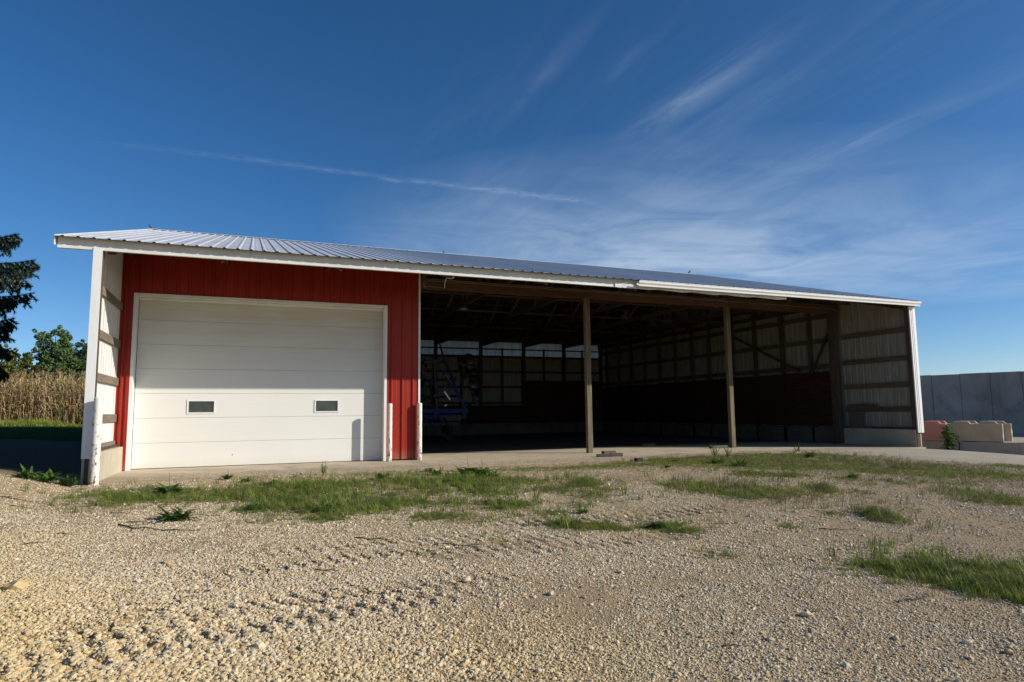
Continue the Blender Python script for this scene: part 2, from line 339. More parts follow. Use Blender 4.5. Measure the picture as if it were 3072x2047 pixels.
def leafmat(name, cols, rough=.55, trans=.25, scale=3.0):
    mt, nt, b = mat(name, rough, 0, .3)
    r = orand(nt); n = noise(nt, pos(nt), scale, 3, .6)
    f = math_(nt, 'ADD', math_(nt, 'MULTIPLY', r, .45), math_(nt, 'MULTIPLY', n, .6))
    c = ramp(nt, f, [(.25+.5*i/(len(cols)-1), k) for i, k in enumerate(cols)])
    nt.links.new(c, b.inputs['Base Color']); t = nt.nodes.new('ShaderNodeBsdfTranslucent'); nt.links.new(c, t.inputs[0])
    mx = nt.nodes.new('ShaderNodeMixShader'); mx.inputs[0].default_value = trans; nt.links.new(b.outputs[0], mx.inputs[1]); nt.links.new(t.outputs[0], mx.inputs[2])
    nt.links.new(mx.outputs[0], nt.nodes['Material Output'].inputs[0]); return mt
M['grassdark'] = leafmat('dark_green_weed_leaf', [(.09, .135, .022), (.17, .23, .035), (.28, .31, .06)])
M['grassbright'] = leafmat('bright_grass_blade', [(.15, .22, .025), (.24, .31, .04), (.36, .36, .08)])
M['grassdry'] = leafmat('dry_grass_blade', [(.18, .14, .06), (.12, .15, .04), (.30, .24, .12)])
M['weed'] = leafmat('dock_leaf', [(.05, .10, .02), (.09, .17, .03), (.15, .24, .05)], .42)
M['lawn'] = leafmat('lawn_blade', [(.035, .08, .015), (.05, .11, .02), (.08, .15, .03)])
M['corn'] = leafmat('dry_corn_leaf', [(.24, .13, .055), (.46, .31, .15), (.62, .46, .25), (.26, .25, .08)], .7, .3, .8)
M['tree'] = leafmat('broad_tree_leaf', [(.04, .075, .022), (.075, .13, .035), (.13, .19, .06)], .5, .25, .6)
M['tree2'] = leafmat('yellowing_tree_leaf', [(.06, .08, .02), (.11, .13, .03), (.19, .19, .05)], .5, .25, .6)
M['needle'] = leafmat('blue_green_spruce_needle', [(.022, .042, .026), (.045, .075, .045), (.085, .12, .07)], .6, .1, 1.2)
M['bark'] = simple('grey_bark', (.06, .045, .032), (.13, .10, .075), 8, .9, 0, .8, 30, (1, 1, .2))
M['twig'] = simple('dead_twig', (.05, .035, .025), (.12, .09, .065), 20, .9)

# ------------------------------------------------------------------ terrain
def ss(t):
    t = np.clip(t, 0, 1); return t*t*(3-2*t)
def terrain(x, y):
    x = np.asarray(x, float); y = np.asarray(y, float)
    z = -.03-.40*ss((-2.9-y)/12.5) - .46*ss((x-8.0)/6.0)
    z = z + np.where(x < -11.05, .65*(1-np.exp(np.minimum(x+11.05, 0)/2.5))*ss((y+8.5)/6), 0)
    return z
def rut(x, y):          # shallow tyre tracks and scuffs pressed into the gravel
    h = np.zeros_like(x)
    for (x0, y0, ang, wd, ln, dp) in RUTS:
        dx = x-x0; dy = y-y0; u = dx*math.cos(ang)+dy*math.sin(ang); v = -dx*math.sin(ang)+dy*math.cos(ang)
        v = v + .06*np.sin(u*1.7+x0)
        m = np.exp(-(v/wd)**4)*np.exp(-(u/ln)**6)
        lug = np.tanh(2.2*np.sin(u*2*math.pi/.15+np.sign(v)*1.0+np.abs(v)*6))
        h += m*(-dp*.4+dp*.5*lug) + dp*.5*np.exp(-((np.abs(v)-wd*1.3)/.06)**2)*np.exp(-(u/ln)**6)
    return h
RUTS = [(-8.6, -10.2, .16, .16, 1.2, .018), (-7.0, -8.6, .08, .16, 1.4, .016), (-5.2, -9.3, .04, .2, 1.5, .016), (-9.4, -10.6, .2, .15, .8, .02), (-8.3, -10.6, .18, .17, 1.5, .026), (-7.2, -9.1, .10, .17, 1.6, .022), (-6.0, -8.9, .02, .15, 1.0, .018), (-4.1, -8.3, -.05, .2, 1.6, .026), (-9.0, -10.0, .9, .12, .6, .02), (-7.3, -10.2, .15, .15, 1.0, .022), (-3.2, -9.6, .3, .15, 1.8, .012)]
def vnoise(x, y, s, seed=0):
    xs = x*s+seed*17.3; ys = y*s-seed*9.1; xi = np.floor(xs).astype(int); yi = np.floor(ys).astype(int); fx = ss(xs-xi); fy = ss(ys-yi)
    def h(a, b):
        n = (a*374761393+b*668265263+seed*1442695) & 0x7fffffff; n = ((n ^ (n >> 13))*1274126177) & 0x7fffffff; return ((n ^ (n >> 16)) & 0xffff)/65535.
    return (h(xi, yi)*(1-fx)+h(xi+1, yi)*fx)*(1-fy)+(h(xi, yi+1)*(1-fx)+h(xi+1, yi+1)*fx)*fy
def fbm(x, y, s, oct=4, seed=0):
    t = 0; a = .5
    for i in range(oct): t = t+a*(vnoise(x, y, s, seed+i)-.5); s *= 2.03; a *= .55
    return t
def height(x, y):
    x = np.asarray(x, float); y = np.asarray(y, float); z = terrain(x, y)
    near = ss((-2.3-y)/1.0)
    z = z + near*(.05*fbm(x, y, .5, 3, 3)+.018*fbm(x, y, 5, 4, 7)) + rut(x, y)*near
    out_ = np.maximum(ss((np.abs(x+.9)-10.3)/1.5), near); z = z+out_*.012*fbm(x, y, 2.5, 3, 9)
    inside = (x > -10.9) & (x < 9.2) & (y > -2.2) & (y < 15.5)
    return np.where(inside, np.minimum(z, -.12), z)
def lines(lo, a, b, hi, fine, grow=1.18):
    c = list(np.arange(a, b+1e-6, fine)); s = fine; v = b
    while v < hi: s *= grow; v += s; c.append(v)
    s = fine; v = a; l = []
    while v > lo: s *= grow; v -= s; l.append(v)
    return np.array(l[::-1]+c)
gx = lines(-900, -13.5, 9.0, 900, .05); gy = lines(-300, -13.2, -2.0, 1500, .05)
GX, GY = np.meshgrid(gx, gy); GZ = height(GX, GY); nx = len(gx); ny = len(gy)
gv = np.stack([GX, GY, GZ], -1).reshape(-1, 3)
ii = (np.arange(ny-1)[:, None]*nx+np.arange(nx-1)[None]).ravel(); gf = np.stack([ii, ii+1, ii+nx+1, ii+nx], 1)
def gravel_mat():
    mt, nt, b = mat('crushed_limestone', .92, 0, .2); p = pos(nt)
    warm = noise(nt, p, .35, 4, .6); v1 = nt.nodes.new('ShaderNodeTexVoronoi'); v1.inputs['Scale'].default_value = 75; nt.links.new(p, v1.inputs['Vector'])
    v2 = nt.nodes.new('ShaderNodeTexVoronoi'); v2.inputs['Scale'].default_value = 170; nt.links.new(p, v2.inputs['Vector'])
    sp = nt.nodes.new('ShaderNodeSeparateColor'); nt.links.new(v1.outputs['Color'], sp.inputs[0])
    sp2 = nt.nodes.new('ShaderNodeSeparateColor'); nt.links.new(v2.outputs['Color'], sp2.inputs[0])
    c = ramp(nt, sp.outputs[0], [(0, (.36, .27, .17)), (.3, (.50, .40, .27)), (.6, (.58, .49, .36)), (.85, (.68, .61, .49)), (1, (.40, .37, .33))])
    c2 = ramp(nt, sp2.outputs[1], [(0, (.34, .26, .17)), (.5, (.50, .41, .29)), (1, (.64, .57, .45))])
    c = mixc(nt, .45, c, c2); c = mixc(nt, 1.0, c, (.80, .70, .54), 'MULTIPLY')
    sx = nt.nodes.new('ShaderNodeSeparateXYZ'); nt.links.new(p, sx.inputs[0])
    # fresh yellow stone dumped at the left, old dirty stone toward the right and by the slab
    yel = math_(nt, 'ADD', math_(nt, 'MULTIPLY', math_(nt, 'ADD', math_(nt, 'ADD', sx.outputs[0], sx.outputs[1]), 17.2), -.32), math_(nt, 'MULTIPLY', math_(nt, 'SUBTRACT', warm, .5), 2), clamp=True)
    c = mixc(nt, math_(nt, 'MULTIPLY', yel, .5), c, (.60, .41, .16))
    old = math_(nt, 'ADD', math_(nt, 'MULTIPLY', math_(nt, 'ADD', sx.outputs[0], 5.0), .10), math_(nt, 'MULTIPLY', math_(nt, 'SUBTRACT', noise(nt, p, .8, 5, .65), .5), 2.2), clamp=True)
    c = mixc(nt, math_(nt, 'MULTIPLY', old, .40), c, (.25, .18, .12))
    dirt = ramp(nt, noise(nt, mapping(nt, p, (.6, 1.6, 1)), 1.3, 6, .68, .5), [(.56, 0), (.70, .6)])
    c = mixc(nt, dirt, c, (.27, .19, .125))
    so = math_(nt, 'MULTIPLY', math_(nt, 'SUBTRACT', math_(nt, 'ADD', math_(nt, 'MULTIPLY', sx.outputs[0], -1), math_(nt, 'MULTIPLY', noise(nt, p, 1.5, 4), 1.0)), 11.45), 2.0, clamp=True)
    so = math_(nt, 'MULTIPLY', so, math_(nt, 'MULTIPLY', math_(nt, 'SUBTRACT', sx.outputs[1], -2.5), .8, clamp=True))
    c = mixc(nt, math_(nt, 'MULTIPLY', so, .96), c, (.045, .034, .022))  # near-black tone painted where the shed's shadow falls on the ground
    # the ground away from the yard is soil and short turf
    tf = math_(nt, 'MULTIPLY', math_(nt, 'ADD', math_(nt, 'ADD', math_(nt, 'MULTIPLY', sx.outputs[0], -1), -11.6), math_(nt, 'MULTIPLY', noise(nt, p, 1.2, 4), .8)), 1.5, clamp=True)
    tf = math_(nt, 'MULTIPLY', tf, math_(nt, 'MULTIPLY', math_(nt, 'SUBTRACT', sx.outputs[1], 7.5), .5, clamp=True))
    c = mixc(nt, tf, c, (.045, .075, .018))
    far = math_(nt, 'MULTIPLY', math_(nt, 'SUBTRACT', sx.outputs[1], 30), .2, clamp=True); c = mixc(nt, far, c, (.07, .10, .03))
    nt.links.new(c, b.inputs['Base Color'])
    h = math_(nt, 'ADD', math_(nt, 'MULTIPLY', math_(nt, 'SUBTRACT', 1, v1.outputs['Distance']), .7), math_(nt, 'MULTIPLY', math_(nt, 'SUBTRACT', 1, v2.outputs['Distance']), .35))
    h = math_(nt, 'ADD', h, math_(nt, 'MULTIPLY', noise(nt, p, 22, 5, .6), 1.2))
    bump(nt, b, h, .9, .012); return mt
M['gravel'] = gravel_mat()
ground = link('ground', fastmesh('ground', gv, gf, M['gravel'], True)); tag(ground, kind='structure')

# slab under the building and out to the front edge, with sawn joints left between its bays
sl = MB(); xs = [-10.95, -4.85, .0, 4.74, 9.3]
root_slab = None
for i in range(4):
    for (y0, y1) in ((-2.30, -.02), (-.01, 5.2), (5.21, 10.4), (10.41, 15.44)):
        b_ = MB(); yy = y0
        if y0 < -1 and i == 3: yy = -2.55
        if y0 < -1 and i == 2: yy = -2.0
        b_.box(xs[i]+.005, xs[i+1]-.005, yy, y1, -.25, 0)
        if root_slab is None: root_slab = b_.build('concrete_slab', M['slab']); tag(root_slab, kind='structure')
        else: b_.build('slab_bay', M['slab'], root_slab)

# drive along the front right, over the fall of the ground
def strip(name, edge, x_to, mt, zoff, kind='structure'):
    pass
RE = [(2.0, -1.95), (3.3, -2.05), (4.6, -2.5), (5.3, -3.7), (5.7, -5.0), (6.2, -6.2), (7.2, -7.6), (9.5, -9.6), (14, -12), (40, -22), (90, -40)]
RU = [(9.15, -2.46), (9.5, -2.6), (11, -3.2), (12.6, -3.9), (14.2, -4.3), (17, -3.6), (19, -1.5), (21, 4), (23, 12), (30, 14), (90, 20)]
def poly_at(Pp, t):
    d = [0]
    for a, b in zip(Pp, Pp[1:]): d.append(d[-1]+math.hypot(b[0]-a[0], b[1]-a[1]))
    s = t*d[-1]
    for i in range(len(Pp)-1):
        if s <= d[i+1]+1e-9:
            k = (s-d[i])/(d[i+1]-d[i]); return Pp[i][0]+(Pp[i+1][0]-Pp[i][0])*k, Pp[i][1]+(Pp[i+1][1]-Pp[i][1])*k
    return Pp[-1]
RL = [(1.4, -1.9), (9.15, -2.46)]+RU[1:]
def road_mat():
    mt, nt, b = mat('worn_asphalt_and_grit', .9, 0, .25); p = pos(nt)
    c = ramp(nt, noise(nt, p, 1.3, 6, .65), [(.3, (.38, .325, .24)), (.7, (.48, .415, .31))])
    c = mixc(nt, ramp(nt, noise(nt, p, 40, 4, .7), [(.5, 0), (.75, .6)]), c, (.20, .18, .155))
    c = mixc(nt, ramp(nt, noise(nt, mapping(nt, p, (1, 1, 1)), 120, 2, .5), [(.62, 0), (.68, .7)]), c, (.66, .62, .53))
    nt.links.new(c, b.inputs['Base Color']); bump(nt, b, noise(nt, p, 60, 4, .7), .5, .01); return mt
M['road'] = road_mat()
nu, nvv = 160, 26; rv = []
for i in range(nu+1):
    t = (i/nu)**2.2
    a = poly_at(RE, t); c = poly_at(RU, t)
    for j in range(nvv+1):
        k = j/nvv; x = a[0]+(c[0]-a[0])*k; y = a[1]+(c[1]-a[1])*k; rv.append((x, y))
rv = np.array(rv); rz = terrain(rv[:, 0], rv[:, 1])+.034+.012*fbm(rv[:, 0], rv[:, 1], .7, 3, 5)
edge_ = np.tile(np.r_[0, np.ones(nvv-1), 0], nu+1); rz = rz - (1-edge_)*.05
ii = (np.arange(nu)[:, None]*(nvv+1)+np.arange(nvv)[None]).ravel(); rf = np.stack([ii, ii+nvv+1, ii+nvv+2, ii+1], 1)
road = link('road', fastmesh('road', np.c_[rv, rz], rf, M['road'], True)); tag(road, kind='structure')

# ------------------------------------------------------------------ machine shed
XL, XR = -10.98, 9.27            # end wall sheets
EY, EZ, RY, RZ, YB = -2.47, 4.19, 7.59, 6.99, 15.45
SL = (RZ-EZ)/(RY-EY)
RX0, RX1 = -11.57, 9.47
def rz_(y): return EZ+SL*(y-EY) if y <= RY else RZ-SL*(y-RY)
shed = empty('machine_shed', (0, 0, 0), 'long open-fronted farm machine shed with ribbed steel roof and red garage bay', 'shed')
NS = .2286
def sheet_mesh(name, width, length, mt, ribh=.019, nribs=4, lend=0, under=None):
    """ribbed steel sheet: u across, v along, w out of the face; lend = extra length at the far side (sloped cut)"""
    pr = []; st = width/nribs
    for k in range(nribs):
        u = k*st
        pr += [(u+st*.5-.033, 0), (u+st*.5-.013, ribh), (u+st*.5+.013, ribh), (u+st*.5+.033, 0)]
        if k < nribs-1:
            pr += [(u+st*.5+st*.33-.0, 0), (u+st*.5+st*.36, .003), (u+st*.5+st*.42, .003), (u+st*.5+st*.45, 0)]
    pr = [(0, 0)]+pr+[(width, 0)]
    v = []; f = []
    for t in (0, 1):                 # two skins 0.8 mm apart
        for (u, h) in pr:
            v.append((u, 0, h-.0008*t)); v.append((u, length+lend*u/width, h-.0008*t))
    n = len(pr)
    for k in range(n-1):
        a = 2*k; f.append((a, a+2, a+3, a+1)); b = 2*n+2*k; f.append((b+1, b+3, b+2, b))
    for k in range(n-1):
        a = 2*k; b = 2*n+2*k; f.append((a, b, b+2, a+2)); f.append((a+1, a+3, b+3, b+1))
    me = bpy.data.meshes.new(name); me.from_pydata(v, [], f); me.materials.append(mt)
    if under:
        me.materials.append(under); me.polygons.foreach_set('material_index', [1 if (k < 2*(n-1) and k % 2) else 0 for k in range(len(f))])
    me.update(); return me
def place(me, name, parent, o, u, v):
    u = Vector(u).normalized(); v = Vector(v).normalized(); w_ = u.cross(v)
    ob = bpy.data.objects.new(name, me); COL.objects.link(ob); ob.parent = parent
    mm = Matrix.Identity(4)
    for i in range(3): mm[i][0] = u[i]; mm[i][1] = v[i]; mm[i][2] = w_[i]; mm[i][3] = o[i]-WL[parent.name][i]
    ob.matrix_basis = mm; return ob
nr = 23; sw = (RX1-RX0)/nr; slen = math.hypot(RY-EY, RZ-EZ)
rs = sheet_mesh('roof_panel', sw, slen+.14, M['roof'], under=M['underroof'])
sd = Vector((0, RY-EY, RZ-EZ)).normalized()
for k in range(nr):
    place(rs, 'roof_panel', shed, Vector((RX0+k*sw, EY, EZ))-sd*.14+Vector((0, 0, .0008*(k % 2))), (1, 0, 0), sd)
sdb = Vector((0, -(RY-EY), RZ-EZ)).normalized(); bl = math.hypot(15.9-RY, SL*(15.9-RY))
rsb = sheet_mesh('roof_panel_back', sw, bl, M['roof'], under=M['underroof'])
for k in range(nr):
    place(rsb, 'roof_panel', shed, Vector((RX0+(k+1)*sw, 15.9, rz_(15.9)+.0008*(k % 2))), (-1, 0, 0), sdb)
# ridge cap in lengths
x = RX0-.01
while x < RX1:
    x2 = min(x+3.05, RX1+.01); b = MB(); t = .003
    for s_ in (-1, 1):
        y1 = RY+s_*.15; z1 = RZ-SL*.15+.028
        b.hexa([(x, RY, RZ+.030), (x2+.03, RY, RZ+.030), (x2+.03, y1, z1-t), (x, y1, z1-t)], [(x, RY, RZ+.034), (x2+.03, RY, RZ+.034), (x2+.03, y1, z1), (x, y1, z1)])
    b.build('ridge_cap', M['outer'], shed); x = x2+.032
# eave fascia: broken and bare on the left half, behind the gutter on the right
ye = EY+.02
x = -11.55; segs = []
while x < -.1:
    x2 = min(x+3.05, -.02); segs.append((x, x2)); x = x2+.003
for (a, c) in segs:
    b = MB(); b.box(a, c, ye-.012, ye, EZ-.205, EZ-.012); b.box(a, c, ye-.012, ye+.05, EZ-.210, EZ-.2055)
    b.build('fascia_trim', M['fascia'], shed)
b = MB(); b.box(-11.55, 9.45, ye+.003, ye+.04, EZ-.16, EZ-.035); b.build('fascia_board', M['girtx'], shed)
# torn end of the fascia where the gutter was pulled away
b = MB(); pts = [(-.62, 0), (-.45, .015), (-.33, .06), (-.22, .02), (-.05, .0)]
for (a, h), (c, h2) in zip(pts, pts[1:]):
    b.hexa([(a, ye-.03, EZ-.215), (c, ye-.035, EZ-.225), (c, ye-.03, EZ-.222), (a, ye-.025, EZ-.213)], [(a, ye-.035-h*.3, EZ-.13+h), (c, ye-.04-h2*.3, EZ-.14+h2), (c, ye-.035-h2*.3, EZ-.138+h2), (a, ye-.03-h*.3, EZ-.128+h)])
b.build('torn_fascia_end', M['trim'], shed)
gprof = [(0, -.02), (0, -.125), (-.055, -.145), (-.085, -.145), (-.090, -.105), (-.118, -.065), (-.118, -.032), (-.126, -.026), (-.126, -.014), (-.116, -.014), (-.112, -.030), (-.112, -.062), (-.084, -.10), (-.08, -.138), (-.05, -.138), (-.006, -.118), (-.006, -.02)]
x = -.06
while x < 9.4:
    x2 = min(x+3.05, 9.43); b = MB(); n = len(gprof); dz = -.004*(x+.06)/3
    v = [(x, ye-.075+p[0], EZ+p[1]-.035) for p in gprof]+[(x2, ye-.075+p[0], EZ+p[1]-.035) for p in gprof]
    b.add(v, [(k, (k+1) % n, (k+1) % n+n, k+n) for k in range(n)]+[tuple(range(n))[::-1], tuple(range(n, 2*n))])
    b.build('gutter', M['gutter'], shed); x = x2+.002
b = MB()      # peeling lower lip of the fascia under the gutter
px = [-.05+i*.33 for i in range(15)]
for i in range(14):
    h0 = .215+.014*math.sin(i*2.1)+.005*i*.3; h1 = .215+.014*math.sin((i+1)*2.1)+.005*(i+1)*.3
    b.hexa([(px[i], ye-.01, EZ-h0), (px[i+1], ye-.01, EZ-h1), (px[i+1], ye-.005, EZ-h1), (px[i], ye-.005, EZ-h0)], [(px[i], ye-.012, EZ-.15), (px[i+1], ye-.012, EZ-.15), (px[i+1], ye-.007, EZ-.15), (px[i], ye-.007, EZ-.15)])
b.build('peeling_fascia_lip', M['fascia'], shed)
# rake trims
for xx in (RX0+.0, RX1-.0):
    for (ya, yb_) in ((EY-.08, RY), (15.88, RY)):
        b = MB(); za = rz_(ya) if ya > EY else EZ-SL*.08
        d_ = .012; s_ = -1 if xx < 0 else 1
        b.hexa([(xx, ya, za-.16), (xx+s_*d_, ya, za-.16), (xx+s_*d_, yb_, RZ-.16), (xx, yb_, RZ-.16)], [(xx, ya, za+.012), (xx+s_*d_, ya, za+.012), (xx+s_*d_, yb_, RZ+.012), (xx, yb_, RZ+.012)])
        b.build('rake_trim', M['fascia'], shed)
# purlins
yy = EY+.55
while yy < 15.6:
    if abs(yy-RY) > .2:
        z = rz_(yy)-.075; b = MB(); b.box(RX0+.08, RX1-.08, yy-.02, yy+.02, z-.045, z+.05); b.build('purlin', M['girtx'], shed)
    yy += .61
# trusses
TX = [-10.80, -8.97, -6.83, -4.56, -2.33, .0, 2.37, 4.74, 6.95, 9.10]
CZ = 4.40
for tx in TX:
    tr = MB(); tr.beam((tx, EY+.05, EZ-.20), (tx, RY, RZ-.20), .045, .14); tb = tr.build('truss', M['truss'], shed)
    b = MB(); b.beam((tx, 15.7, rz_(15.7)-.20), (tx, RY, RZ-.20), .045, .14); b.build('top_chord', M['truss'], tb)
    b = MB(); b.box(tx-.023, tx+.023, -.6, 15.7, CZ, CZ+.14); b.build('bottom_chord', M['truss'], tb)
    b = MB(); b.hexa([(tx-.045, -2.05, 4.01), (tx+.045, -2.05, 4.01), (tx+.045, -1.2, CZ-.02), (tx-.045, -1.2, CZ-.02)], [(tx-.045, -2.2, 4.13), (tx+.045, -2.2, 4.13), (tx+.045, -1.2, CZ+.06), (tx-.045, -1.2, CZ+.06)]); b.build('truss_heel', M['truss'], tb)
    ys = [-.1, 1.6, 3.6, 5.6, RY, 9.6, 11.6, 13.6, 15.3]
    for i, y_ in enumerate(ys):
        b = MB(); zt = rz_(y_)-.26
        if i % 2 == 0 and y_ != RY: b.beam((tx+.03, y_, CZ+.1), (tx+.03, y_, zt), .038, .09, (0, 1, 0))
        else: b.beam((tx+.03, y_, CZ+.1), (tx+.03, y_, zt), .038, .09, (0, 1, 0))
        b.build('truss_web', M['truss'], tb)
        if i < len(ys)-1:
            y2 = ys[i+1]; b = MB()
            if y_ < RY: b.beam((tx-.03, y_, rz_(y_)-.25), (tx-.03, y2, CZ+.08), .038, .09, (1, 0, 0))
            else: b.beam((tx-.03, y_, CZ+.08), (tx-.03, y2, rz_(y2)-.25), .038, .09, (1, 0, 0))
            b.build('truss_web', M['truss'], tb)
for y_ in (2.6, 5.6, 9.6, 12.6):
    b = MB(); b.box(-4.4, 9.1, y_-.045, y_+.045, CZ+.142, CZ+.182); b.build('lateral_brace', M['girtx'], shed)
# header over the open bays, in three lengths
for i, (a, c) in enumerate(((-4.62, -.002), (.002, 4.738), (4.742, 9.12))):
    d = .0 if i < 2 else -.012
    b = MB(); b.box(a, c, -.045+d, -.003+d, 4.15-d, 4.40-d); b.build('header_beam', M['header'], shed)
    b = MB(); b.box(a, c, .13, .172, 4.15, 4.40); b.build('header_beam', M['header'], shed)
# posts of the front line
for (x_, w2, top) in ((.0, .072, 4.6), (4.74, .072, 4.6)):
    b = MB()
    b.hexa([(x_-w2*1.02, -.0, -.02), (x_+w2, -.0, -.02), (x_+w2, .128, -.02), (x_-w2, .128, -.02)], [(x_-w2, 0, top), (x_+w2, 0, top), (x_+w2, .128, top), (x_-w2, .128, top)])
    b.build('post', M['post'], shed, bevel=.006)
b = MB(); b.box(8.93, 9.07, .0, .13, -.02, 4.6); b.build('post', M['stud'], shed)
b = MB(); b.box(8.80, 8.92, .02, .12, -.02, 4.3); b.build('post', M['stud'], shed)
# wires stapled along the header and the conduit loop at the left end
def wirepath(pts, name='electric_cable', r=.0055, mt='wire'):
    b = MB(); b.tube(pts, r, 6); b.build(name, M[mt], shed, smooth=True)
yy = -.056
def run(z0, z1, xs_, wob): return [(x_, yy-(.012 if x_ > 4.74 else 0), z0+(z1-z0)*(x_-xs_[0])/(xs_[-1]-xs_[0])+wob*math.sin(x_*3.1)+wob*.5*math.sin(x_*7.7)) for x_ in xs_]
xs1 = [-4.35+i*.30 for i in range(30)]
wirepath([(-4.56, yy, 4.17), (-4.565, yy, 4.25), (-4.54, yy, 4.33), (-4.47, yy, 4.375)]+run(4.375, 4.345, xs1, .005)+[(4.62, yy, 4.32), (4.66, yy-.01, 4.25)])
wirepath([(-4.53, yy, 4.17), (-4.535, yy, 4.24), (-4.51, yy, 4.30), (-4.45, yy, 4.34)]+run(4.335, 4.295, [-4.35+i*.3 for i in range(45)], .006)+[(9.0, yy-.012, 4.27), (9.02, yy-.012, 4.16)])
wirepath([(-4.54, yy, 4.165), (-4.42, yy, 4.195), (-4.3, yy, 4.185), (-4.12, yy, 4.175), (-4.02, yy, 4.175)])

# end walls ------------------------------------------------------------
def gable_sheets(xw, ulist, mt, flip):
    """vertical sheets along Y on plane x = xw from z=.44 up to the roof slope"""
    for (ya, yb_) in ulist:
        za = rz_(ya)-.03; zb = rz_(yb_)-.03
        if flip:   # ribs outward to -x : u runs +y -> w = u x v = +x ... use reversed
            me = sheet_mesh('end_wall_panel', yb_-ya, zb-.44, mt, lend=za-zb); place(me, 'wall_panel', shed, Vector((xw, yb_, .44)), (0, -1, 0), (0, 0, 1))
        else:
            me = sheet_mesh('end_wall_panel', yb_-ya, za-.44, mt, lend=zb-za); place(me, 'wall_panel', shed, Vector((xw, ya, .44)), (0, 1, 0), (0, 0, 1))
ul = []; y_ = -2.45
while y_ < 15.4:
    y2 = min(y_+.9144, 15.45)
    if y_ < RY < y2-.01 and y2-y_ > .3: ul += [(y_, RY), (RY, y2)]
    else: ul.append((y_, y2))
    y_ = y2
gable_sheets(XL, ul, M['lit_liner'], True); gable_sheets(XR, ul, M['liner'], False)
# corner trims at the front
for (a, c) in ((-11.02, -10.885), (9.14, 9.37)):
    b = MB(); b.box(a, c, -2.475, -2.455, .40, 4.02)
    if a < 0: b.box(a, a+.004, -2.455, -2.30, .40, 4.02); b.box(c-.004, c, -2.455, -2.36, .40, 4.02)
    else: b.box(c-.004, c, -2.455, -2.30, .40, 4.02); b.box(a, a+.004, -2.455, -2.36, .40, 4.02)
    b.build('corner_trim', M['trim'], shed)
for dx in (0,):       # ribs pressed in the right trim
    for xr_ in (9.20, 9.26): 
        b = MB(); b.box(xr_, xr_+.012, -2.483, -2.4755, .402, 4.018); b.build('trim_rib', M['trim'], shed)
# corner posts and girts
b = MB(); b.box(-10.975, -10.88, -2.44, -2.31, -.05, 4.0); b.build('corner_post', M['stud'], shed)
b = MB(); b.box(9.12, 9.255, -2.44, -2.31, -.05, 4.0); b.build('corner_post', M['stud'], shed)
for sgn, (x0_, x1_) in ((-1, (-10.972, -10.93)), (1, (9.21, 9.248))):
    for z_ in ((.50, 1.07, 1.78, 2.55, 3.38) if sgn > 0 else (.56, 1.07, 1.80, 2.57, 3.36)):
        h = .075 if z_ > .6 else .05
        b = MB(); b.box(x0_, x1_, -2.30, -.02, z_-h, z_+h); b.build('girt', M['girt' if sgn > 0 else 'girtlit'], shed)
b = MB(); b.box(9.205, 9.209, -1.2, -.15, 1.08, 1.24); b.build('girt', M['girt'], shed)
b = MB(); b.box(9.19, 9.2485, -1.1, -.1, 1.17, 1.21); b.build('scrap_board', M['girt'], shed)
for z_ in (2.50, 3.35, 4.15, 4.8, 5.6):       # interior girts of the right wall
    y0_, y1_ = .14, 15.4
    if z_ > 4.3: 
        y0_ = EY+(z_-EZ+.2)/SL; y1_ = 2*RY-y0_
    b = MB(); b.box(9.17, 9.24, y0_, min(y1_, 15.4), z_-.07, z_+.07); b.build('girt', M['girt'], shed)
for i, y_ in enumerate((1.19, 2.42, 3.77, 5.0, 6.40, 7.50, 8.7, 9.9, 11.1, 12.3, 13.5, 14.7)):
    w2 = .045 if i % 2 == 0 else .07
    b = MB(); b.box(9.08, 9.169, y_-w2, y_+w2, 0, min(rz_(y_)-.3, 6.2)); b.build('stud', M['stud'], shed)
b = MB(); b.beam((9.05, 4.9, 3.95), (9.05, 1.6, 2.38), .04, .14, (1, 0, 0)); b.build('diagonal_brace', M['stud'], shed)
b = MB(); b.beam((9.05, .12, 3.85), (9.05, 1.08, 2.30), .04, .10, (1, 0, 0)); b.build('diagonal_brace', M['stud'], shed)
# lining planks on the right wall and the back wall
pm = MB(); pm.box(0, .038, 0, 5.07, 0, .174); pme = pm.mesh('plank', M['plank'])
for r_ in range(10):
    for c_ in range(3):
        link('plank', pme, shed, (9.035+.004*((r_*3+c_) % 3), .14+c_*5.09, .54+r_*.178))
pm = MB(); pm.box(0, 4.55, 0, .038, 0, .174); pmx = pm.mesh('plank_back', M['plankx'])
for r_ in range(12): link('plank', pmx, shed, (4.62, 15.20+.004*(r_ % 2), .54+r_*.178))
for r_ in range(5):
    for c_ in range(2): link('plank', pmx, shed, (4.60-(c_+1)*4.57, 15.205+.004*((r_+c_) % 2), .54+r_*.178))
# back wall
k = 0; x_ = XL
while x_ < XR-.05:
    x2 = min(x_+.9144, XR)
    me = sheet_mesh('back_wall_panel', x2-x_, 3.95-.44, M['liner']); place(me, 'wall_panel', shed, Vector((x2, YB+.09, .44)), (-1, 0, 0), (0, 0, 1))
    me = sheet_mesh('back_light_panel', x2-x_, .80, M['skylight']); place(me, 'translucent_panel', shed, Vector((x2, YB+.094, 3.93)), (-1, 0, 0), (0, 0, 1))
    x_ = x2
for x_ in (9.1, 6.91, 4.6, 2.27, -.06, -2.4, -4.7, -7.0, -9.3):
    b = MB(); b.box(x_-.075, x_+.075, 15.26, 15.41, 0, 4.85); b.build('post', M['stud'], shed)
for x_ in (8.0, 5.75, 3.43): 
    b = MB(); b.box(x_-.035, x_+.035, 15.30, 15.40, 1.43 if x_ < 4 else 2.7, 4.32); b.build('stud', M['stud'], shed)
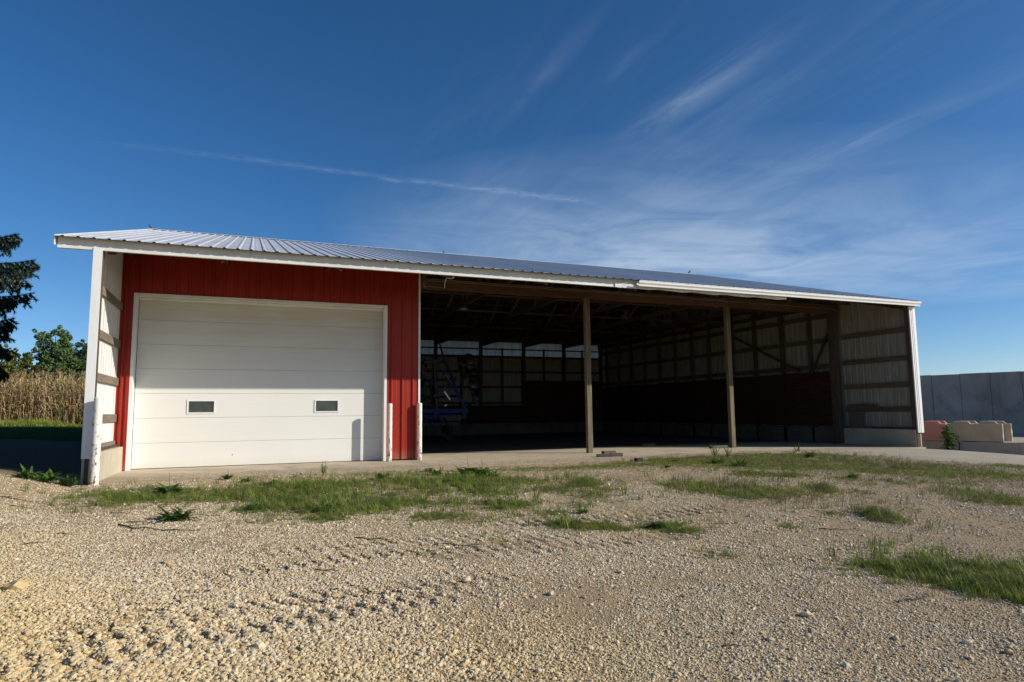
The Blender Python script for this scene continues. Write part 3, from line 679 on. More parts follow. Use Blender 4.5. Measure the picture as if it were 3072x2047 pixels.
for z_ in (1.55, 2.35, 3.12, 3.88, 4.27):
    b = MB(); b.box(-4.5, 9.05, 15.414, 15.455, z_-(.06 if z_ < 4 else .035), z_+(.06 if z_ < 4 else .035)); b.build('girt', M['girtx'], shed)
b = MB(); b.box(-10.9, 9.2, 15.2, 15.25, 4.62, 4.86); b.build('header_beam', M['girtx'], shed)
b = MB(); b.box(-10.9, 9.2, 15.40, 15.46, 4.63, 4.80); b.build('header_beam', M['girtx'], shed)
# concrete plinths
def plinth(x0_, x1_, y0_, y1_, z1_=.49, name='foundation_wall'):
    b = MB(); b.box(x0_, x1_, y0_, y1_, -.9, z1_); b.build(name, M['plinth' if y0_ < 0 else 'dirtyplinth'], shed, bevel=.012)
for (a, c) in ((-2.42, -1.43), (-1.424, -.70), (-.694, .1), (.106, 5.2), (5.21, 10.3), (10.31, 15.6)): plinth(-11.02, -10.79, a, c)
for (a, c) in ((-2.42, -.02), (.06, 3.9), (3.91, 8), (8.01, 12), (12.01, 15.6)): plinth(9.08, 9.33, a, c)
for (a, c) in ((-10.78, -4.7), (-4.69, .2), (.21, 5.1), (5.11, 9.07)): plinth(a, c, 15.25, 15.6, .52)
b = MB(); b.box(-10.885, -10.83, -2.40, -2.18, -.2, .455); b.build('formed_corner', M['plinth'], shed)
b = MB(); b.box(-10.99, -10.9, -2.36, -.04, .492, .54); b.build('sill_plate', M['girt'], shed)
b = MB(); b.box(9.12, 9.25, -2.36, -.04, .492, .52); b.build('sill_plate', M['girt'], shed)

# red garage front ------------------------------------------------------
def redsheet(xa, xb, z0, z1, y_=0.0, ribs=None):
    n = ribs or max(1, round((xb-xa)/NS)); me = sheet_mesh('red_panel', xb-xa, z1-z0, M['red'], nribs=n, ribh=.030)
    place(me, 'red_wall_panel', shed, Vector((xa, y_, z0)), (1, 0, 0), (0, 0, 1))
DX0, DX1, DZ = -10.675, -5.485, 3.60
redsheet(-10.975, -10.80, .50, 4.82, 0, 1)
redsheet(-10.80, -10.725, .02, 4.82, .002, 1)
redsheet(-5.44, -4.67, .03, 4.82, 0, 3)
x_ = -10.725
while x_ < -5.45:
    x2 = min(x_+.9144, -5.44); redsheet(x_, x2, 3.675, 4.82, .001); x_ = x2
b = MB(); b.box(-10.80, -10.77, -.03, .0, .02, 4.8); b.build('red_corner_bead', M['red'], shed)
# framing behind the red wall
b = MB(); b.box(-10.79, -10.692, .02, .30, 0, 4.7); b.box(-5.472, -5.36, .02, .30, 0, 4.7); b.box(-4.80, -4.68, .02, .17, 0, 4.7); b.build('door_post', M['stud'], shed)
b = MB(); b.box(-4.67, -4.625, -.022, .15, .0, 4.83); b.build('edge_trim', M['trim'], shed)
b = MB(); b.box(-10.99, -10.972, -.04, .02, .52, 4.7); b.build('edge_trim', M['trim'], shed)
# white door casing: face and deep return
b = MB(); b.box(-10.735, -10.675, -.025, .0, .0, 3.67); b.box(-10.69, -10.675, .0, .25, .0, 3.61); b.build('door_casing', M['trim'], shed)
b = MB(); b.box(-5.49, -5.43, -.025, .0, .0, 3.67); b.box(-5.49, -5.475, .0, .25, .0, 3.61); b.build('door_casing', M['trim'], shed)
b = MB(); b.box(-10.673, -5.492, -.025, .0, 3.612, 3.67); b.box(-10.673, -5.492, .0, .25, 3.612, 3.625); b.build('door_casing', M['fascia'], shed)
b = MB(); b.box(-10.67, -5.495, .19, .235, 3.565, 3.608); b.build('weather_strip', M['fascia'], shed)
dr = MB(); sh = 3.655/7; H0 = .012
for k_ in range(7):
    pass
door_root = None
def section(z0, z1, holes):
    b = MB(); xs_ = [DX0+.01]+[h for pr in holes for h in pr]+[DX1-.01]
    y0_, y1_ = .25, .30
    if not holes: b.box(xs_[0], xs_[-1], y0_, y1_, z0, z1)
    else:
        za, zb = 1.165, 1.412
        for i in range(0, len(xs_), 2): b.box(xs_[i], xs_[i+1], y0_, y1_, z0, z1)
        for h in holes: b.box(h[0], h[1], y0_, y1_, z0, za); b.box(h[0], h[1], y0_, y1_, zb, z1)
    return b
W1 = (-9.655, -9.13); W2 = (-7.02, -6.505)
for k_ in range(7):
    z0 = H0+k_*sh+.0022; z1 = H0+(k_+1)*sh-.0022
    b = section(z0, min(z1, 3.61), [W1, W2] if k_ == 2 else [])
    if door_root is None: door_root = b.build('overhead_door', M['door'], shed)
    else: b.build('door_section', M['door'], door_root)
b = MB(); b.box(DX0+.02, DX1-.02, .285, .295, 0, 3.6); b.build('door_backing', M['black'], door_root)
b = MB(); b.box(DX0+.01, DX1-.01, .255, .295, -.0, .014); b.build('bottom_seal', M['rubber'], door_root)
for (a, c) in (W1, W2):
    b = MB(); y0_, y1_ = .236, .256
    b.box(a-.018, c+.018, y0_, y1_, 1.140, 1.170); b.box(a-.018, c+.018, y0_, y1_, 1.408, 1.436)
    b.box(a-.018, a+.014, y0_, y1_, 1.1702, 1.4078); b.box(c-.014, c+.018, y0_, y1_, 1.1702, 1.4078); b.build('window_frame', M['trim'], door_root)
    b = MB(); b.box(a+.01, c-.01, .262, .268, 1.168, 1.41); b.build('window_pane', M['glass'], door_root)
# garage enclosure behind; its unseen partition is added to block light
for (ya, yc) in ((.18, RY), (RY, 15.2)):
    b = MB(); za, zc = rz_(ya)-.28, rz_(yc)-.28
    b.hexa([(-4.78, ya, 0), (-4.70, ya, 0), (-4.70, yc, 0), (-4.78, yc, 0)], [(-4.78, ya, za), (-4.70, ya, za), (-4.70, yc, zc), (-4.78, yc, zc)]); b.build('partition_wall', M['liner'], shed)
b = MB(); b.box(-10.9, -4.7, .32, .40, 3.62, 4.8); b.build('door_lintel', M['girtx'], shed)

# ------------------------------------------------------------------ bollards
def bollard_at(x_, y_, r, top, label):
    z0 = float(height(x_, y_)); t = empty('bollard', (x_, y_, max(z0, -.02)), label, 'bollard', 'white pipe bollards guarding the garage door')
    b = MB(); h = top-WL[t.name].z; b.lathe((x_, y_, WL[t.name].z), [(r, -.05), (r, h*.5), (r, h-.03)], 24); b.build('pipe', M['bollard'], t, smooth=True)
    b = MB(); z = WL[t.name].z; b.lathe((x_, y_, z), [(r, h-.03), (r*.93, h-.012), (r*.7, h-.003), (0.001, h)], 24); b.build('cap', M['bollard'], t, smooth=True)
    return t
bollard_at(-10.79, -2.60, .070, 1.43, 'rust-speckled white pipe bollard in front of the left end wall')
bollard_at(-5.385, -.20, .056, 1.335, 'white pipe bollard with a rusty left side beside the garage door frame')
bollard_at(-4.66, -.11, .060, 1.345, 'clean white pipe bollard at the right edge of the red wall')

# ------------------------------------------------------------------ lamps
t = empty('gooseneck_lamp', (-4.03, -.06, 4.17), 'grey conduit arm lamp fixed to the header beam just right of the red wall', 'lamp')
b = MB(); b.tube([(-4.03, -.062, 4.17), (-4.03, -.08, 4.28), (-4.03, -.16, 4.37), (-4.02, -.30, 4.41), (-4.01, -.42, 4.40)], .015, 10); b.build('arm', M['pvc'], t, smooth=True)
b = MB(); b.lathe((-4.0, -.50, 4.36), [(.001, .05), (.05, .045), (.09, .01), (.085, -.02), (.04, -.035), (.001, -.04)], 16); b.build('lamp_head', M['lampshade'], t, smooth=True)
for (lx, ly, lz, lab) in ((-1.64, 6.0, 4.66, 'round pendant barn lamp hanging behind the first bay, the left one'), (4.98, 6.0, 4.68, 'round pendant barn lamp hanging behind the second bay, the right one')):
    t = empty('pendant_lamp', (lx, ly, lz+.55), lab, 'lamp', 'pendant lamps under the shed roof')
    b = MB(); b.tube([(lx, ly, lz+.55), (lx, ly, lz+.30)], .01, 6); b.build('cord', M['wire'], t)
    b = MB(); b.lathe((lx, ly, lz), [(.001, .31), (.09, .30), (.10, .18), (.09, .17)], 16); b.build('ballast_housing', M['galv'], t, smooth=True)
    b = MB(); b.lathe((lx, ly, lz), [(.05, .17), (.14, .10), (.20, .02), (.205, .0), (.195, .0), (.13, .09), (.04, .16)], 20); b.build('shade', M['galv'], t, smooth=True)
    b = MB(); b.lathe((lx, ly, lz), [(.001, -.035), (.09, -.02), (.13, .01), (.10, .05), (.001, .09)], 16); b.build('lens', M['lampshade'], t, smooth=True)

# ------------------------------------------------------------------ folded tillage implement
imp = empty('tillage_implement', (-2.0, 7.2, 0), 'blue folded disc tillage implement parked in the dark behind the red wall', 'implement')
def part(fn, name, mt, parent=imp, smooth=False):
    b = MB(); fn(b); return b.build(name, M[mt], parent, smooth=smooth)
for (y_, z_, nm) in ((6.85, 1.16, 'frame_beam'), (7.1, .96, 'frame_beam'), (8.6, 1.1, 'frame_beam')):
    part(lambda b: b.box(-3.6, -1.18, y_-.06, y_+.06, z_-.075, z_+.075), nm, 'blue')
for x_ in (-3.3, -2.35, -1.3): part(lambda b: b.box(x_-.06, x_+.06, 6.9, 8.7, 1.02, 1.14), 'frame_rail', 'blue')
part(lambda b: b.beam((-1.22, 6.85, 1.12), (-1.62, 6.95, 1.95), .13, .10), 'wing_arm', 'blue')
part(lambda b: b.beam((-1.55, 6.95, 1.85), (-1.95, 7.1, 2.95), .11, .09), 'wing_arm', 'bluedk')
wa = part(lambda b: b.beam((-1.62, 6.9, 1.9), (-2.10, 7.0, 2.6), .12, .09), 'wing_arm', 'blue')
part(lambda b: b.beam((-1.95, 7.1, 2.85), (-2.18, 7.2, 3.75), .07, .06), 'wing_tip', 'black')
part(lambda b: b.beam((-2.75, 6.9, 1.2), (-3.0, 7.0, 2.35), .10, .08), 'wing_arm', 'bluedk')
part(lambda b: b.beam((-2.40, 6.9, 1.1), (-2.55, 7.0, 2.2), .08, .08), 'wing_arm', 'black')
part(lambda b: b.beam((-1.78, 6.84, 2.13), (-1.98, 6.93, 2.44), .06, .008), 'decal_strip', 'yellow')
part(lambda b: b.beam((-2.02, 7.0, 1.85), (-1.80, 7.0, 1.55), .05, .05), 'hydraulic_cylinder', 'chrome')
part(lambda b: b.beam((-2.05, 6.8, 1.33), (-1.98, 6.78, 1.38), .05, .05), 'hose_coupler', 'chrome')
for (p_, q_, w_, mt_) in (((-2.2, 7.3, 1.1), (-2.3, 7.3, 3.0), .12, 'black'), ((-2.6, 7.3, 1.1), (-2.75, 7.3, 3.1), .10, 'black'), ((-3.1, 7.3, 1.1), (-3.2, 7.3, 3.0), .12, 'black'), ((-3.3, 7.25, 2.2), (-1.5, 7.25, 2.3), .11, 'bluedk'), ((-3.3, 7.3, 2.85), (-1.6, 7.3, 2.95), .10, 'black'), ((-3.2, 7.2, 1.6), (-1.4, 7.2, 1.7), .10, 'bluedk'), ((-2.9, 7.1, 1.3), (-1.7, 7.1, 2.2), .07, 'black'), ((-1.35, 7.15, 1.25), (-1.25, 7.2, 2.9), .09, 'black'), ((-2.2, 7.05, .9), (-1.4, 7.05, .9), .2, 'black'), ((-3.4, 7.5, .7), (-1.3, 7.5, .7), .12, 'black')):
    part(lambda b: b.beam(p_, q_, w_, w_*.9), 'frame_tube', mt_)
part(lambda b: b.beam((-2.9, 6.7, .95), (-1.9, 6.5, .12), .08, .08), 'drawbar', 'bluedk')
part(lambda b: b.beam((-2.1, 6.7, .95), (-1.85, 6.5, .2), .05, .05), 'jack_stand', 'bluedk')
for q in ((-2.9, 7.8), (-1.5, 8.3)):
    tr_ = MB(); 
    n = 22
    def ringprof(b, cx, cy, cz, prof):
        base = len(b.v)
        for r, o_ in prof:
            for k in range(n):
                a = 2*math.pi*k/n; b.v.append((cx+o_, cy+r*math.cos(a), cz+r*math.sin(a)))
        for i in range(len(prof)-1):
            for k in range(n): b.f.append((base+i*n+k, base+i*n+(k+1) % n, base+(i+1)*n+(k+1) % n, base+(i+1)*n+k)); b.mi.append(0)
    ringprof(tr_, q[0], q[1], .40, [(.22, -.11), (.33, -.12), (.39, -.09), (.40, 0), (.39, .09), (.33, .12), (.22, .11)])
    wo = tr_.build('tyre', M['rubber'], imp, smooth=True)
    rm = MB(); ringprof(rm, q[0], q[1], .40, [(.001, -.03), (.12, -.04), (.22, -.10), (.22, .10), (.12, .04), (.001, .03)]); rm.build('rim', M['yellow'], wo, smooth=True)
# disc gangs, folded up in a curve at the right and one at the left
def disc_mesh():
    b = MB(); b.lathe((0, 0, 0), [(.001, .06), (.10, .05), (.19, .022), (.235, 0), (.235, -.004), (.19, .018), (.10, .045), (.001, .055)], 18); return b.mesh('disc_blade', M['disc'], smooth=True)
dm = disc_mesh()
gang = [(-.98, 3.05, -.5), (-.86, 2.83, -.35), (-.80, 2.6, -.2), (-.78, 2.38, -.1), (-.80, 2.15, .1), (-.76, 1.92, .2), (-.66, 1.70, .3), (-.60, 1.52, .35), (-1.25, 2.95, -.4), (-1.20, 2.7, -.3), (-1.12, 2.45, -.1)]
for i, (x_, z_, a) in enumerate(gang):
    link('disc_blade', dm, imp, (x_+2.0, .05+.12*(i % 2), z_), (1.0+.25*math.sin(i*2.2), 1.15*a, .4+.3*math.sin(i)))
for i in range(12): link('disc_blade', dm, imp, (.0-.9+.25*math.sin(i*1.3), .1+.1*(i % 3), 1.3+i*.15), (1.0, .5, .7*i))
for i in range(9): link('disc_blade', dm, imp, (-1.45+.09*math.sin(i*1.7)+.1*(i % 2), .1+.15*(i % 2), 1.35+i*.2), (.9, .3, .5*i))
part(lambda b: b.tube([(-1.1, 7.3, 3.1), (-.95, 7.3, 2.5), (-.93, 7.3, 2.0), (-.80, 7.3, 1.5), (-1.2, 7.1, 1.2)], .035, 8), 'gang_shaft', 'black')
part(lambda b: b.tube([(-3.4, 7.3, 3.0), (-3.42, 7.3, 1.3)], .035, 8), 'gang_shaft', 'black')
for x_ in (-3.5, -3.1, -2.7, -2.3): part(lambda b: b.tube([(x_, 8.5, 1.1), (x_, 8.7, .8), (x_+.05, 8.6, .45), (x_, 8.4, .22)], .022, 6), 'shank', 'black')

# ------------------------------------------------------------------ loose things by the front line
def loose(name, loc, rz, dims, mt, label, cat, group=None, tilt=0, bevel=.006):
    b = MB(); a, c, d = dims; b.box(-a/2, a/2, -c/2, c/2, 0, d); o = b.build(name, M[mt], bevel=bevel); o.location = loc; o.rotation_euler = (tilt, 0, rz); return tag(o, label, cat, group)
loose('timber_offcut', (.18, -.62, 0), .02, (.36, .14, .085), 'board', 'short weathered timber offcut lying farthest back by the first post', 'timber', 'timber offcuts by the first post')
loose('timber_offcut', (-.40, -1.42, 0), -.34, (.38, .15, .07), 'board', 'short weathered timber offcut lying nearest the yard, flat and angled', 'timber', 'timber offcuts by the first post')
loose('timber_offcut', (-.06, -1.40, 0), -.30, (.30, .13, .085), 'board', 'short weathered timber offcut at the right of the small pile, rounded end', 'timber', 'timber offcuts by the first post')
loose('form_board', (.75, -2.12, -.02), .46, (1.9, .05, .06), 'post', 'long pale form board lying on the slab edge beside the grass', 'timber')
loose('wheel_chock', (-.28, -2.72, -.03), .1, (.17, .12, .08), 'rubber', 'small black ribbed block at the end of the pale form board', 'block')
loose('timber_offcut', (4.25, .10, 0), .05, (.60, .12, .07), 'board', 'grey timber offcut lying just left of the second post foot', 'timber')
loose('timber_offcut', (3.1, 2.0, 0), .1, (.5, .14, .08), 'board', 'timber offcut in the shade between the first and second posts', 'timber')
b = MB(); b.box(-.24, .24, 0, .03, 0, .46); o = b.build('plywood_square', M['board'], bevel=.004); o.location = (9.15, -.46, .505); o.rotation_euler = (-.10, 0, math.radians(90)); tag(o, 'stained plywood square leaning on the right end wall above its plinth', 'board')
# leaf litter on the left plinth
b = MB()
for i in range(90):
    x_ = -10.90+random.uniform(-.08, .08); y_ = random.uniform(-2.1, -.1); a = random.uniform(0, 6.3); l_ = random.uniform(.02, .06); z_ = .50+random.uniform(.0, .03)
    b.add([(x_, y_, z_), (x_+l_*math.cos(a), y_+l_*math.sin(a), z_+.015), (x_+l_*math.cos(a+.5), y_+l_*math.sin(a+.5), z_+.01)], [(0, 1, 2)])
tag(b.build('leaf_litter', M['twig']), 'brown dead leaves gathered on top of the left plinth', 'leaf litter', kind='stuff')

# ------------------------------------------------------------------ concrete blocks and bunker wall at the right
def block(name, c, ang, dims, mt, label, group, z0, lug=True, wear=0):
    Ld, Wd, Hd = dims; t = empty(name, (c[0], c[1], z0), label, 'concrete block', group)
    t.rotation_euler.z = ang; WL[t.name] = Vector((0, 0, 0))
    bm = bmesh.new(); bmesh.ops.create_grid(bm, x_segments=1, y_segments=1, size=.5); bm.free()
    b = MB(); nL = 10
    b.box(-Ld/2, Ld/2, -Wd/2, Wd/2, 0, Hd); me = b.mesh(name, M[mt], bevel=.010)
    bm = bmesh.new(); bm.from_mesh(me); bmesh.ops.subdivide_edges(bm, edges=[e for e in bm.edges if e.calc_length() > .1], cuts=5, use_grid_fill=True)
    for v in bm.verts:
        n_ = mnoise.noise_vector(v.co*4+Vector((c[0]*3, c[1]*5, z0*7))); ed = sum(abs(abs(v.co[i])-(Ld, Wd)[i]/2) < .05 for i in (0, 1))+(v.co.z > Hd-.05)+(v.co.z < .05)
        v.co += n_*(.006+.016*(ed >= 2))
    bm.to_mesh(me); bm.free(); me.update(); link('body', me, t)
    if lug:
        b = MB(); w_ = .14; h_ = .09
        for s_ in (-.24, .24):
            x0_ = s_*Ld
            b.hexa([(x0_-Ld*.19, -w_, Hd-.02), (x0_+Ld*.19, -w_, Hd-.02), (x0_+Ld*.19, w_, Hd-.02), (x0_-Ld*.19, w_, Hd-.02)], [(x0_-Ld*.13, -w_*.6, Hd+h_), (x0_+Ld*.13, -w_*.6, Hd+h_), (x0_+Ld*.13, w_*.6, Hd+h_), (x0_-Ld*.13, w_*.6, Hd+h_)])
        link('locating_lug', b.mesh('locating_lug', M[mt], bevel=.012), t)
    return t
import_ang = math.atan2(.86, -.5)
du = Vector((math.cos(import_ang), math.sin(import_ang), 0)); dn = Vector((.86, .5, 0))     # along the row away, and out behind it
E0 = Vector((14.10, -1.70, 0))      # near top front corner of the upper row
H_ = .57; zt = .55
G_ = 'concrete blocks stacked beside the shed'
def bl(i0, i1, back, zb, mt, label, lug=True, Hh=H_):
    c = E0+du*((i0+i1)/2)+dn*(.30+back*.63); block('concrete_block', (c.x, c.y), import_ang, (i1-i0-.015, .60, Hh), mt, label, G_, zb, lug)
bl(0, 1.52, 0, zt-H_, 'block', 'tan concrete block at the near right end of the upper row')
bl(1.53, 3.3, 0, zt-H_, 'pinkblock', 'pink-stained concrete block between the shed corner trim and the tan block')
bl(3.31, 5.1, 0, zt-H_, 'pinkblock', 'pink-stained concrete block mostly hidden behind the shed corner trim')
bl(-.22, 1.4, 1, zt-H_, 'block', 'tan concrete block standing just behind the near end of the upper row', True)
bl(1.42, 3.1, 1, zt-H_+.0, 'pinkblock', 'pink-topped concrete block in the second row behind')
bl(-.62, 1.2, 0, zt-2*H_-.01, 'greyblock', 'half-buried grey concrete block carrying the tan one', False)
bl(1.22, 3.0, 0, zt-2*H_-.01, 'greyblock', 'half-buried grey concrete block under the pink one', False)
bl(-1.3, .45, 1.15, zt-2*H_-.12, 'greyblock', 'low grey concrete block at the far right, its lit end by the drive', False)
# bunker silo wall of tall precast panels
bw = empty('bunker_wall', (32.4, 8.2, -.6), 'long tall grey precast concrete bunker silo wall behind the blocks', 'wall')
A = Vector((32.4, 8.2, 0)); dB = Vector((-1.55, 4.97, 0)).normalized(); nB = Vector((dB.y, -dB.x, 0))
for i in range(-9, 30):
    a = A+dB*(i*1.52); c = A+dB*((i+1)*1.52-.022); t1 = 3.10+.012*math.sin(i*2.3); b = MB()
    o_ = nB*(.006*((i*7) % 3))
    b.hexa([a+o_+Vector((0, 0, -.8)), c+o_+Vector((0, 0, -.8)), c+nB*.35+Vector((0, 0, -.8)), a+nB*.35+Vector((0, 0, -.8))], [a+o_+Vector((0, 0, t1)), c+o_+Vector((0, 0, t1)), c+nB*.25+Vector((0, 0, t1)), a+nB*.25+Vector((0, 0, t1))])
    b.build('wall_panel', M['bunker'], bw)
# ------------------------------------------------------------------ birds on the ridge
def bird(loc, rz, pitch, s, label):
    t = empty('bird', loc, label, 'bird', 'birds perched on the ridge'); WL[t.name] = Vector((0, 0, 0)); t.rotation_euler = (0, 0, rz); t.scale = (s, s, s)
    c, s_ = math.cos(pitch), math.sin(pitch); P3 = lambda a, h: (a*c-h*s_, 0, a*s_+h*c+.05)
    b = MB(); b.tube([P3(-.07, -.005), P3(-.05, 0), P3(-.01, .0), P3(.04, .0), P3(.075, .008), P3(.10, .018), P3(.118, .016)], [.006, .022, .033, .034, .026, .022, .006], 10); b.build('body', M['bird'], t, smooth=True)
    b = MB(); b.beam(P3(-.15, -.012), P3(-.05, -.003), .03, .008); b.build('tail', M['bird'], t)
    b = MB(); b.beam(P3(.112, .016), P3(.135, .012), .006, .006); b.build('beak', M['black'], t)
    for y_ in (-.012, .012):
        b = MB(); b.beam((.0, y_, .0), (.005, y_, .045), .004, .004, (0, 1, 0)); b.build('leg', M['black'], t)
bird((9.22, RY, RZ+.03), .2, .75, 1.1, 'small dark bird perched upright near the right end of the ridge')
bird((-11.50, RY, RZ+.035), math.pi+.2, .8, .8, 'small dark bird perched at the left end of the ridge')
bird((-1.88, RY, RZ+.035), math.pi/2, .5, .7, 'tiny dark bird perched on the ridge above the left end of the open bays')

# ------------------------------------------------------------------ scattering on points (geometry nodes instances)
def proto(name, me): return bpy.data.objects.new(name, me)
def scatter(name, P_, rot, scl, objs, pick, mats=None):
    me = bpy.data.meshes.new(name+'_points'); n = len(P_); me.vertices.add(n); me.vertices.foreach_set('co', np.asarray(P_, np.float32).ravel())
    for nm, d, tp in (('rot', rot, 'FLOAT_VECTOR'), ('scl', scl, 'FLOAT_VECTOR')):
        a = me.attributes.new(nm, tp, 'POINT'); a.data.foreach_set('vector', np.asarray(d, np.float32).ravel())
    a = me.attributes.new('pick', 'INT', 'POINT'); a.data.foreach_set('value', np.asarray(pick, np.int32))
    o = bpy.data.objects.new(name, me); COL.objects.link(o)
    ng = bpy.data.node_groups.new(name+'_scatter', 'GeometryNodeTree')
    ng.interface.new_socket('Geometry', in_out='INPUT', socket_type='NodeSocketGeometry'); ng.interface.new_socket('Geometry', in_out='OUTPUT', socket_type='NodeSocketGeometry')
    gi = ng.nodes.new('NodeGroupInput'); go = ng.nodes.new('NodeGroupOutput'); jn = ng.nodes.new('GeometryNodeJoinGeometry')
    def attr(nm, tp):
        q = ng.nodes.new('GeometryNodeInputNamedAttribute'); q.data_type = tp; q.inputs['Name'].default_value = nm; return q.outputs['Attribute']
    for k, ob in enumerate(objs):
        oi = ng.nodes.new('GeometryNodeObjectInfo'); oi.inputs['Object'].default_value = ob; oi.inputs['As Instance'].default_value = True
        ip = ng.nodes.new('GeometryNodeInstanceOnPoints'); cmpn = ng.nodes.new('FunctionNodeCompare'); cmpn.data_type = 'INT'; cmpn.operation = 'EQUAL'
        ng.links.new(attr('pick', 'INT'), cmpn.inputs[2]); cmpn.inputs[3].default_value = k
        ng.links.new(cmpn.outputs[0], ip.inputs['Selection']); ng.links.new(gi.outputs[0], ip.inputs['Points']); ng.links.new(oi.outputs['Geometry'], ip.inputs['Instance'])
        ng.links.new(attr('rot', 'FLOAT_VECTOR'), ip.inputs['Rotation']); ng.links.new(attr('scl', 'FLOAT_VECTOR'), ip.inputs['Scale']); ng.links.new(ip.outputs[0], jn.inputs[0])
    ng.links.new(jn.outputs[0], go.inputs[0]); md = o.modifiers.new('scatter', 'NODES'); md.node_group = ng
    return o
# gravel stones
def stone_mesh(seed, mt, sub=1):
    r_ = random.Random(seed); bm = bmesh.new(); bmesh.ops.create_icosphere(bm, subdivisions=sub, radius=.5)
    for v in bm.verts: v.co *= r_.uniform(.72, 1.15)
    me = bpy.data.meshes.new('stone'); bm.to_mesh(me); bm.free(); me.materials.append(mt); return me
def stonemat():
    mt, nt, b = mat('limestone_chip', .85, 0, .25); p = pos(nt); r = orand(nt)
    c = ramp(nt, r, [(0, (.34, .24, .13)), (.2, (.52, .40, .23)), (.45, (.60, .49, .32)), (.7, (.62, .52, .36)), (.90, (.68, .59, .44)), (.96, (.36, .32, .27)), (1, (.58, .34, .16))])
    sx = nt.nodes.new('ShaderNodeSeparateXYZ'); nt.links.new(p, sx.inputs[0])
    yel = math_(nt, 'ADD', math_(nt, 'MULTIPLY', math_(nt, 'ADD', math_(nt, 'ADD', sx.outputs[0], sx.outputs[1]), 17.6), -.32), math_(nt, 'MULTIPLY', math_(nt, 'SUBTRACT', noise(nt, p, .5), .5), 1.6), clamp=True)
    c = mixc(nt, math_(nt, 'MULTIPLY', yel, .65), c, (.70, .50, .20))
    old = math_(nt, 'ADD', math_(nt, 'MULTIPLY', math_(nt, 'ADD', sx.outputs[0], 5.0), .10), math_(nt, 'MULTIPLY', math_(nt, 'SUBTRACT', noise(nt, p, .8, 5, .65), .5), 2.0), clamp=True)
    c = mixc(nt, math_(nt, 'MULTIPLY', old, .36), c, (.36, .28, .20))
    nt.links.new(c, b.inputs['Base Color']); bump(nt, b, noise(nt, p, 120, 3), .4, .003); return mt
M['stone'] = stonemat()
